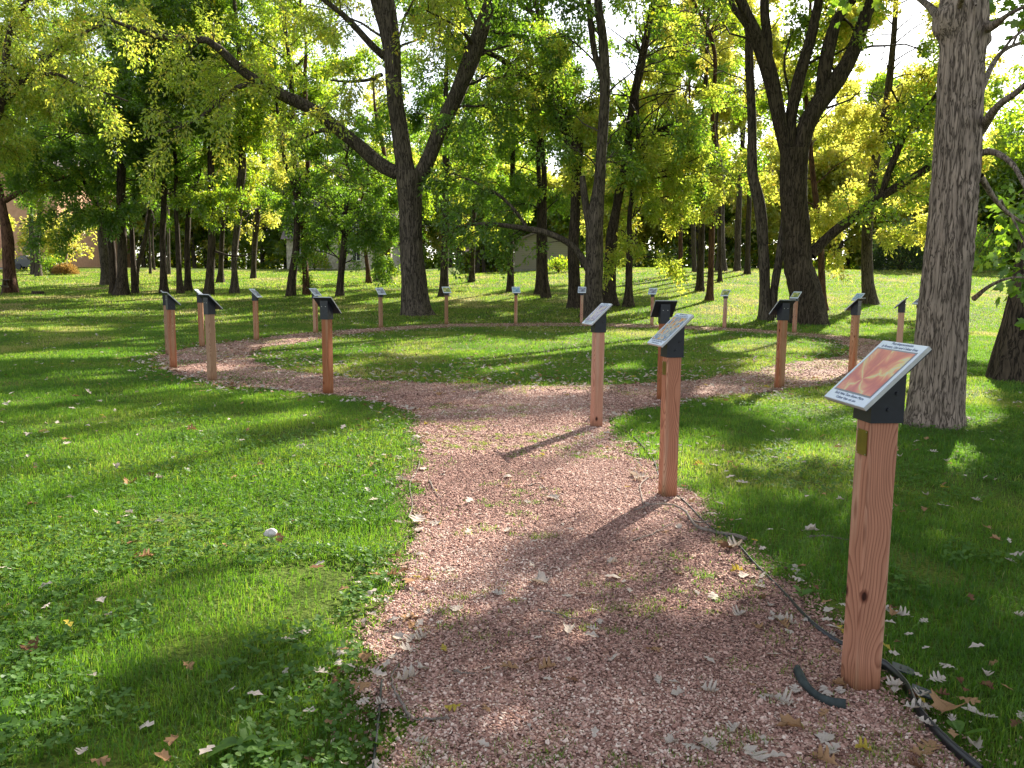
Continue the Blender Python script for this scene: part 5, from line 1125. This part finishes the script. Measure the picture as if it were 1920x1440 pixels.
for nm, y0, y1, z in (('table_top', -.38, .38, .72), ('bench', -.82, -.56, .42), ('bench', .56, .82, .42)):
    bm = bmesh.new(); k = max(1, int(round((y1 - y0) / .15))); wd = (y1 - y0) / k
    for i in range(k): box(bm, -.9, .9, y0 + i * wd + .006, y0 + (i + 1) * wd - .006, z, z + .04)
    bobj(nm, bm, TW, r_)
for x in (-.62, .62):
    for sg in (-1, 1):
        bm = bmesh.new(); prism(bm, [(sg * .62 - .05, -.02), (sg * .62 + .05, -.02), (sg * .22 + .05, .715), (sg * .22 - .05, .715)], x - .025, x + .02, M=Matrix(((0, 1, 0, 0), (1, 0, 0, 0), (0, 0, 1, 0), (0, 0, 0, 1)))); bobj('leg', bm, TW, r_)
    bm = bmesh.new(); box(bm, x + .024, x + .06, -.8, .8, .34, .415); bobj('crossbar', bm, TW, r_)

# ------------------------------------------------------------------ small things on the ground
def surf(px, py):
    d = ray(px, py); Y = H / -d[2]; return np.array([d[0] * Y, Y, 0.0])
LM = {}
for nm, c, tcol in (('pale', (.58, .50, .43), (.35, .28, .2)), ('tan', (.40, .24, .13), (.28, .15, .07)), ('brown', (.19, .10, .06), (.12, .06, .03)), ('yellow', (.46, .36, .07), (.5, .38, .06))):
    m, n, o = mat('fallen_leaf_' + nm)
    ns = nd(n, 'ShaderNodeTexNoise', Scale=40.0, Detail=3.0); n.links.new(coords(n), ns.inputs['Vector'])
    r = ramp(n, [(.3, tuple(x * .72 for x in c)), (.7, c)], ns.outputs['Fac'])
    dd = nd(n, 'ShaderNodeBsdfDiffuse'); n.links.new(r.outputs[0], dd.inputs[0]); t = nd(n, 'ShaderNodeBsdfTranslucent'); t.inputs[0].default_value = (*tcol, 1)
    mx = nd(n, 'ShaderNodeMixShader'); mx.inputs[0].default_value = .22; n.links.new(dd.outputs[0], mx.inputs[1]); n.links.new(t.outputs[0], mx.inputs[2]); n.links.new(mx.outputs[0], o.inputs[0]); LM[nm] = m
def leaf_mesh(seed, shape, curl):
    rg = np.random.default_rng(seed); K = len(shape); sub = 4
    # radial grid from the midrib so that the blade can curl
    V, F = [], []
    mid = np.column_stack([np.zeros(K), np.clip(shape[:, 1], .03, .97)])
    t = np.linspace(0, 1, sub)
    ax = rg.uniform(-.5, .5); tw = rg.normal(0, .4)
    for q in t:
        p = mid * (1 - q) + shape * q
        z = curl * (np.abs(p[:, 0]) ** 1.4) * 2.2 + rg.normal(0, .35) * 0 + (p[:, 1] - .5) ** 2 * curl * ax * 2 + tw * p[:, 0] * (p[:, 1] - .5) + .03 * np.sin(p[:, 1] * 14 + p[:, 0] * 8)
        V.append(np.column_stack([p[:, 0], p[:, 1] - .5, z]))
    V = np.concatenate(V); i = np.arange(K)
    for q in range(sub - 1):
        a, b = q * K + i, q * K + (i + 1) % K; F.append(np.stack([a, b, b + K, a + K], 1))
    st = np.array([[(0, -.5, 0), (.01, -.6, .02), (.03, -.68, .05)]]); sv, sf = tubes(st, np.full((1, 3), .012), 4)
    V[:, 2] -= V[:, 2].min(); 
    return [(V, np.concatenate(F), 0, None, True), (sv, sf, 0, None, True)]
LMESH = {}
for nm in LM:
    LMESH[nm] = []
    for q in range(4):
        shp = OAK.copy() if q < 3 else MAPLE * np.array([.8, 1])
        shp[:, 0] *= (1.0, 1.25, .85, 1.0)[q]
        LMESH[nm].append(npmesh('fallen_leaf', leaf_mesh(q * 5 + len(nm), shp, (.35, .6, -.3, .5)[q]), [LM[nm]]))
rng = np.random.default_rng(77); NLEAF = 0
def put_leaf(x, y, kind, q, s, on_path=None, label=None):
    global NLEAF
    o_ = bpy.data.objects.new('fallen_leaf', LMESH[kind][q]); COL.objects.link(o_)
    onp = path_sd(np.array(x), np.array(y)) + edge_noise(np.array(x), np.array(y)) > 0.04
    o_.location = (x, y, float(terrain(x, y)) + (.014 if onp else .034)); o_.scale = (s * rng.uniform(.75, 1.3), s, s * rng.uniform(.4, 1.4))
    o_.rotation_euler = (rng.normal(0, .14), rng.normal(0, .14), rng.uniform(0, 6.28))
    col = dict(pale='pale whitish', tan='tan brown', brown='dark brown', yellow='yellow')[kind]
    where = 'lying on the pink gravel' if onp else 'lying in the grass'
    tag(o_, label or f'{col} dry fallen leaf {where}', 'fallen leaf', f'{col} fallen leaves {where}'); NLEAF += 1
NAMED = [(765, 1224, 'pale', .075), (764, 1280, 'pale', .085), (680, 1332, 'pale', .05), (1010, 1097, 'pale', .095), (936, 1118, 'pale', .07), (855, 1147, 'pale', .06), (1062, 1122, 'pale', .06), (1065, 1187, 'pale', .065), (1112, 1185, 'pale', .055),
 (783, 983, 'pale', .10), (952, 898, 'pale', .10), (1038, 938, 'pale', .10), (1150, 1240, 'pale', .06), (1330, 1303, 'pale', .06), (566, 1200, 'pale', .07), (1325, 1408, 'pale', .10), (1415, 1425, 'pale', .10), (1470, 1325, 'pale', .075), (1440, 1312, 'pale', .055),
 (1548, 1392, 'pale', .07), (1560, 1415, 'pale', .07), (1692, 1166, 'pale', .075), (1775, 1265, 'pale', .06), (1822, 1352, 'pale', .07), (1850, 1360, 'pale', .06), (1378, 1030, 'pale', .09), (1338, 1125, 'pale', .09), (1522, 1005, 'pale', .08), (1392, 912, 'pale', .09),
 (1385, 1160, 'pale', .07), (1495, 1100, 'pale', .08), (1455, 1165, 'pale', .06), (1490, 1300, 'pale', .05), (1375, 1375, 'pale', .05), (1910, 1050, 'pale', .09), (955, 1000, 'pale', .06), (700, 945, 'pale', .07), (735, 1090, 'tan', .06), (675, 1306, 'tan', .09), (770, 1102, 'tan', .07), (955, 1258, 'tan', .075),
 (1025, 1258, 'tan', .07), (1225, 1228, 'tan', .065), (1772, 1345, 'tan', .10), (1742, 1412, 'tan', .09), (1545, 1432, 'tan', .085), (1815, 1330, 'tan', .07), (1480, 1370, 'tan', .09), (760, 1165, 'tan', .06), (775, 1180, 'tan', .05), (82, 816, 'tan', .12), (245, 915, 'tan', .10), (125, 830, 'tan', .09), (360, 812, 'tan', .10),
 (850, 1335, 'yellow', .06), (60, 1226, 'brown', .09), (700, 880, 'tan', .08), (730, 865, 'tan', .08), (840, 760, 'tan', .13), (825, 742, 'tan', .12), (1565, 1225, 'tan', .06), (1380, 885, 'tan', .09), (1340, 880, 'pale', .09), (1150, 1060, 'pale', .06), (1545, 1345, 'tan', .05), (790, 1400, 'pale', .05), (1410, 1290, 'tan', .04), (1260, 1400, 'pale', .05), (1270, 1080, 'brown', .06)]
for i, (px, py, kd, s) in enumerate(NAMED):
    p = surf(px, py); put_leaf(p[0], p[1], kd, i % 4, s * 1.15)
LAST = [surf(px, py)[:2] for px, py, _, _ in NAMED]
while NLEAF < 295:
    y = 1.8 + 9 * rng.uniform() ** 1.6; x = rng.uniform(-.68, .68) * y
    if rng.uniform() < .45: x, y = LAST[int(rng.integers(len(LAST)))] + rng.normal(0, .11, 2)
    if y < 1.8: continue
    sd = float(path_sd(np.array(x), np.array(y)))
    pr = .9 if abs(sd) < .22 else (.22 if sd > 0 else (.5 if x > 0 else .28))
    if rng.uniform() > pr: continue
    kd = rng.choice(['pale', 'tan', 'brown', 'yellow'], p=[.6, .22, .13, .05]); put_leaf(x, y, kd, int(rng.integers(4)), rng.uniform(.04, .085) * (1 if y < 5 else 1.15)); LAST.append(np.array([x, y]))
# litter: the countless smaller and farther leaves
n_ = 42000; y = 2 + 33 * rng.uniform(0, 1, n_) ** .85; x = rng.uniform(-.7, .7, n_) * y
sd = path_sd(x, y); r_c = np.hypot(x - CEN[0], y - CEN[1])
pr = .05 + .85 * np.exp(-(np.abs(sd + .05) / .38) ** 2) * np.where(y > 9, 1, .35) + .35 * ((sd > 0) & (y > 14)) + (.28 + .9 * np.exp(-((sd + .45) / .7) ** 2)) * (r_c < 8.5) * np.where(y < 17, 1, .45) + .10 * (y > 28)
pr *= np.where(y < 6, .30, 1) * (.35 + 1.3 * vnoise(x * 1.1, y * 1.1, 71)); pr = np.where(sd > .15, pr * .55 + .03, pr)
k = rng.uniform(0, 1, n_) < pr; x, y, sd = x[k], y[k], sd[k]; n_ = len(x)
P = np.stack([x, y, terrain(x, y) + np.where(sd > 0, .014, .035) + rng.uniform(0, .015, n_)], -1)
a = rng.uniform(0, 6.28, n_); D = np.stack([np.cos(a), np.sin(a), rng.normal(0, .15, n_)], -1)
six = np.array([(0, 0), (.22, .18), (.1, .36), (.32, .6), (.14, .74), (0, 1.0), (-.14, .72), (-.32, .56), (-.1, .38), (-.2, .2)])
V, F, K = leaf_polys(P, D, 1.0, rng, six, 2.5)
V = (V.reshape(n_, K + 1, 3) - P[:, None]) * (rng.uniform(.045, .085, n_) * np.where(y > 9, 1.25, 1))[:, None, None] + P[:, None]
cls = np.where((y > 17) & (sd > -.25) & (rng.uniform(0, 1, n_) < .6), 2, rng.choice(4, n_, p=[.66, .18, .12, .04])); fm = np.repeat(cls, K)
ch = [(V.reshape(-1, 3), F[fm == c], c, None) for c in range(4)]
tag(nobj('leaf_litter', ch, [LM[c] for c in ('pale', 'tan', 'brown', 'yellow')]), 'scatter of small dry leaves over lawn and path', 'leaf litter', kind='stuff')

# black plastic edging along the right side of the entry path, with anchor tabs
def ribbon(pts, h, t, z0, n=60):
    q = catmull(np.asarray(pts, float), n); T = norm(np.gradient(q[:, :2], axis=0)); Nn = np.column_stack([-T[:, 1], T[:, 0]])
    zc = q[:, 2] if q.shape[1] > 2 else np.zeros(n); V = []
    for s_, zz in ((-1, 0), (1, 0), (1, 1), (-1, 1)):
        V.append(np.column_stack([q[:, :2] + Nn * t / 2 * s_, zc + z0 + h * zz]))
    V = np.stack(V, 1); i = np.arange(n - 1)[:, None] * 4; k = np.arange(4)[None]; k2 = (k + 1) % 4
    return V.reshape(-1, 3), np.stack([i + k, i + k2, i + k2 + 4, i + k + 4], -1).reshape(-1, 4)
EDGE = flat_mat('black_plastic', (.012, .013, .016), .35, .5)
r_ = tag(empty('path_edging', (1.4, 3.0, 0)), 'black plastic edging strip with bent tabs along the right edge of the path', 'edging')
pts = [surf(*p) for p in ((1840, 1462), (1790, 1420), (1745, 1375), (1715, 1335), (1700, 1300), (1670, 1268), (1648, 1253), (1575, 1212), (1520, 1172), (1465, 1110), (1420, 1065), (1375, 1018), (1330, 990), (1285, 945), (1240, 905), (1222, 860), (1180, 815), (1135, 790))]
pts = np.array(pts); off = np.array([1.4, 3.0, 0]); pts[:, 2] = [.012] * 7 + [-.008] * 2 + [-.017, -.02, -.016, -.021, -.018, -.022, -.018, -.02, -.024]
v, f = ribbon(pts - off, .042, .007, -.01, 140); nobj('strip', [(v, f, 0, None, True)], [EDGE], r_)
lip = pts.copy(); lip[:, 2] += .033; v, f = tubes(catmull(lip - off, 140)[None], np.full((1, 140), .0042), 8); nobj('rim', [(v, f, 0, None, True)], [EDGE], r_)
for (px, py, rz) in ((1722, 1312, -30), (1685, 1268, -25)):
    p = surf(px, py) - off; bm = bmesh.new(); M = Matrix.Translation((p[0] + .012, p[1] - .002, .030)) @ Matrix.Rotation(math.radians(rz), 4, 'Z') @ Matrix.Rotation(math.radians(10), 4, 'Y')
    prof = [(-.038, -.032), (.030, -.030), (.046, -.012), (.042, .020), (.024, .032), (-.038, .032)]
    hole = [(.004 + .008 * math.cos(a), .004 * 0 + .014 * math.sin(a)) for a in np.linspace(0, 2 * math.pi, 10, endpoint=False)]
    a_ = [bm.verts.new(M @ Vector((x, y, .0))) for x, y in prof]; b_ = [bm.verts.new(M @ Vector((x, y, .006))) for x, y in prof]
    bm.faces.new(a_[::-1]); bm.faces.new(b_)
    for i in range(6): bm.faces.new((a_[i], a_[(i + 1) % 6], b_[(i + 1) % 6], b_[i]))
    tb = bobj('anchor_tab', bm, flat_mat('tab_plastic', (.05, .055, .065), .3, .5), r_)
    bm = bmesh.new(); box(bm, -.012, -.004, -.014, .014, .0062, .0075, M=M); box(bm, .016, .025, -.004, .005, .0062, .0075, M=M); bobj('slot', bm, EDGE, tb)
r_ = tag(empty('path_edging', (-.45, 2.6, 0)), 'thin black edging line along the lower left edge of the path', 'edging')
pts = np.array([surf(*p) for p in ((700, 1462), (706, 1400), (712, 1340), (716, 1290))]) - np.array([-.45, 2.6, 0]); pts[:, 2] = .012
v, f = ribbon(pts, .03, .006, -.01, 30); nobj('strip', [(v, f, 0, None, True)], [EDGE], r_)
v, f = tubes(catmull(pts + [0, 0, .02], 30)[None], np.full((1, 30), .0045), 8); nobj('rim', [(v, f, 0, None, True)], [EDGE], r_)
r_ = tag(empty('path_edging', (-.8, 6, 0)), 'pale root like edging line halfway up the left edge of the path', 'edging')
pts = np.array([surf(*p) for p in ((766, 975), (770, 930), (778, 890), (784, 865))]) - np.array([-.8, 6, 0]); pts[:, 2] = .02
v, f = tubes((catmull(pts, 30) + np.column_stack([.02 * np.sin(np.linspace(0, 9, 30)), np.zeros(30), .006 * np.cos(np.linspace(0, 14, 30)) - .006]))[None], np.full((1, 30), .0045), 7); nobj('strip', [(v, f, 0, None, True)], [noisy('dry_root', (.08, .065, .05), (.19, .16, .13), 30)], r_)
# torn piece of black edging half sunk in the gravel left of the nearest post
pts = np.array([surf(*p) for p in ((1494, 1262), (1508, 1290), (1532, 1312), (1560, 1325), (1585, 1330))]); base = pts[2].copy(); q = catmull(pts - base, 26)
wv = .5 * (.030 - .004 * np.cos(np.linspace(0, 9, 26))); T = norm(np.gradient(q[:, :2], axis=0)); Nn = np.column_stack([-T[:, 1], T[:, 0]])
V = []
for s_ in np.linspace(-1, 1, 5): V.append(np.column_stack([q[:, :2] + Nn * (wv * s_)[:, None], .022 * (1 - s_ * s_) + .012 + .004 * np.sin(np.linspace(0, 7, 26) + s_)]))
V = np.stack(V, 1); i = np.arange(25)[:, None] * 5; k = np.arange(4)[None]
F = np.stack([i + k, i + k + 1, i + k + 6, i + k + 5], -1).reshape(-1, 4)
o_ = nobj('rubber_strip', [(V.reshape(-1, 3), F, 0, None, True)], [flat_mat('weathered_rubber', (.035, .045, .045), .7, .2, 0, .3)]); o_.location = tuple(base)
sm = o_.modifiers.new('Solidify', 'SOLIDIFY'); sm.thickness = .004
tag(o_, 'curved scrap of black rubber edging in the gravel beside the nearest post', 'edging scrap')

# fallen twigs
TWIG = noisy('twig_bark', (.10, .08, .065), (.24, .20, .17), 40)
def twig(pts, w0, label, forks=()):
    P = np.array([surf(*p[:2]) + [0, 0, (p[2] if len(p) > 2 else .02)] for p in pts]); base = P[0].copy()
    n = 26; q = catmull(P - base, n); rg = np.random.default_rng(int(pts[0][0])); q += rg.normal(size=q.shape) * .0022
    ch = [(*tubes(q[None], (np.linspace(w0, w0 * .4, n) * (1 + .1 * np.sin(np.linspace(0, 25, n))))[None], 8), 0, None, True)]
    for fk in forks:
        F_ = np.array([surf(*p[:2]) + [0, 0, .022] for p in fk]) - base; ch.append((*tubes(catmull(F_, 12)[None], np.linspace(w0 * .6, w0 * .25, 12)[None], 6), 0, None, True))
    o_ = nobj('fallen_twig', ch, [TWIG]); o_.location = tuple(base); tag(o_, label, 'twig', 'twigs on the ground')
twig([(1400, 1017, .02), (1365, 1007), (1325, 1000), (1300, 990, .03), (1285, 972, .045), (1262, 960, .05), (1225, 957, .045), (1190, 962, .02)], .012, 'longest grey stick arching over the right edge of the gravel path', [[(1290, 978), (1310, 985), (1335, 983)]])
twig([(1215, 900), (1200, 915), (1204, 935), (1207, 960)], .006, 'thin curved twig standing up from the gravel near the second post')
twig([(768, 1355), (752, 1325), (738, 1300), (736, 1275), (748, 1250)], .006, 'hooked pale twig at the left path edge near the bottom')
twig([(805, 905), (815, 925), (830, 940)], .006, 'short bent twig at the left side of the path, halfway up')
twig([(990, 915), (1010, 912), (1040, 935)], .005, 'thin twig pointing at the pale leaf in the middle of the path')
twig([(1010, 1150), (1050, 1160), (1090, 1172)], .005, 'straight twig beside the sunlit tufts on the path')
twig([(840, 1355), (790, 1358), (755, 1354)], .005, 'straight thin twig lying flat near the bottom of the gravel')
twig([(1185, 1020), (1215, 1010), (1240, 998), (1262, 985)], .005, 'faint twig lying along the gravel left of the longest stick')
twig([(1512, 1012), (1545, 1010), (1590, 1018)], .006, 'thin twig in the grass left of the nearest post')
twig([(850, 1265), (870, 1270), (895, 1272)], .004, 'tiny dark twig near the tan leaf on the gravel')
# pale stone in the lawn
p = surf(508, 1013); bm = bmesh.new(); bmesh.ops.create_icosphere(bm, subdivisions=3, radius=1)
for v_ in bm.verts:
    c = v_.co; f_ = 1 + .12 * math.sin(c.x * 3 + 1) * math.cos(c.y * 4) + .06 * math.sin(c.z * 7 + c.x * 5); v_.co = Vector((c.x * .042 * f_, c.y * .030 * f_, c.z * .026 * f_))
o_ = bobj('stone', bm, noisy('pale_stone', (.42, .38, .36), (.60, .55, .53), 30), None, True); o_.location = (p[0], p[1], .045); tag(o_, 'single pale stone lying in the left lawn', 'stone')
# broad plantain leaves at the bottom left
def rosette(px, py, k, s, label, seed):
    rg = np.random.default_rng(seed); p = surf(px, py); b = np.array([p[0], p[1], 0])
    ell = np.array([(.02, 0), (.05, .15), (.20, .3), (.30, .5), (.28, .7), (.16, .9), (0, 1.0)]); ell = np.vstack([ell, [(-x, y) for x, y in ell[-2::-1]]])
    a = np.arange(k) * 2.4 + rg.uniform(0, 6); D = np.stack([np.cos(a), np.sin(a), np.full(k, .35)], -1)
    V, F, K = leaf_polys(np.tile([0, 0, .02], (k, 1)), D, s, rg, ell, 2.5)
    root = nobj('broadleaf_weed', [(V, F, 0, np.repeat(rg.uniform(.2, .7, k), K), True)], [clover_m]); root.location = tuple(b + [0, 0, .015]); tag(root, label, 'weed')
rosette(452, 1412, 5, .10, 'largest broad leaved weed at the bottom of the left lawn', 1)
rosette(492, 1420, 4, .08, 'smaller broad leaved weed just right of the largest one', 2)
rosette(1800, 1395, 4, .10, 'broad leaved weed at the bottom right beside the edging', 3)
rosette(1502, 1128, 6, .06, 'low weed by the edging left of the nearest post', 4)
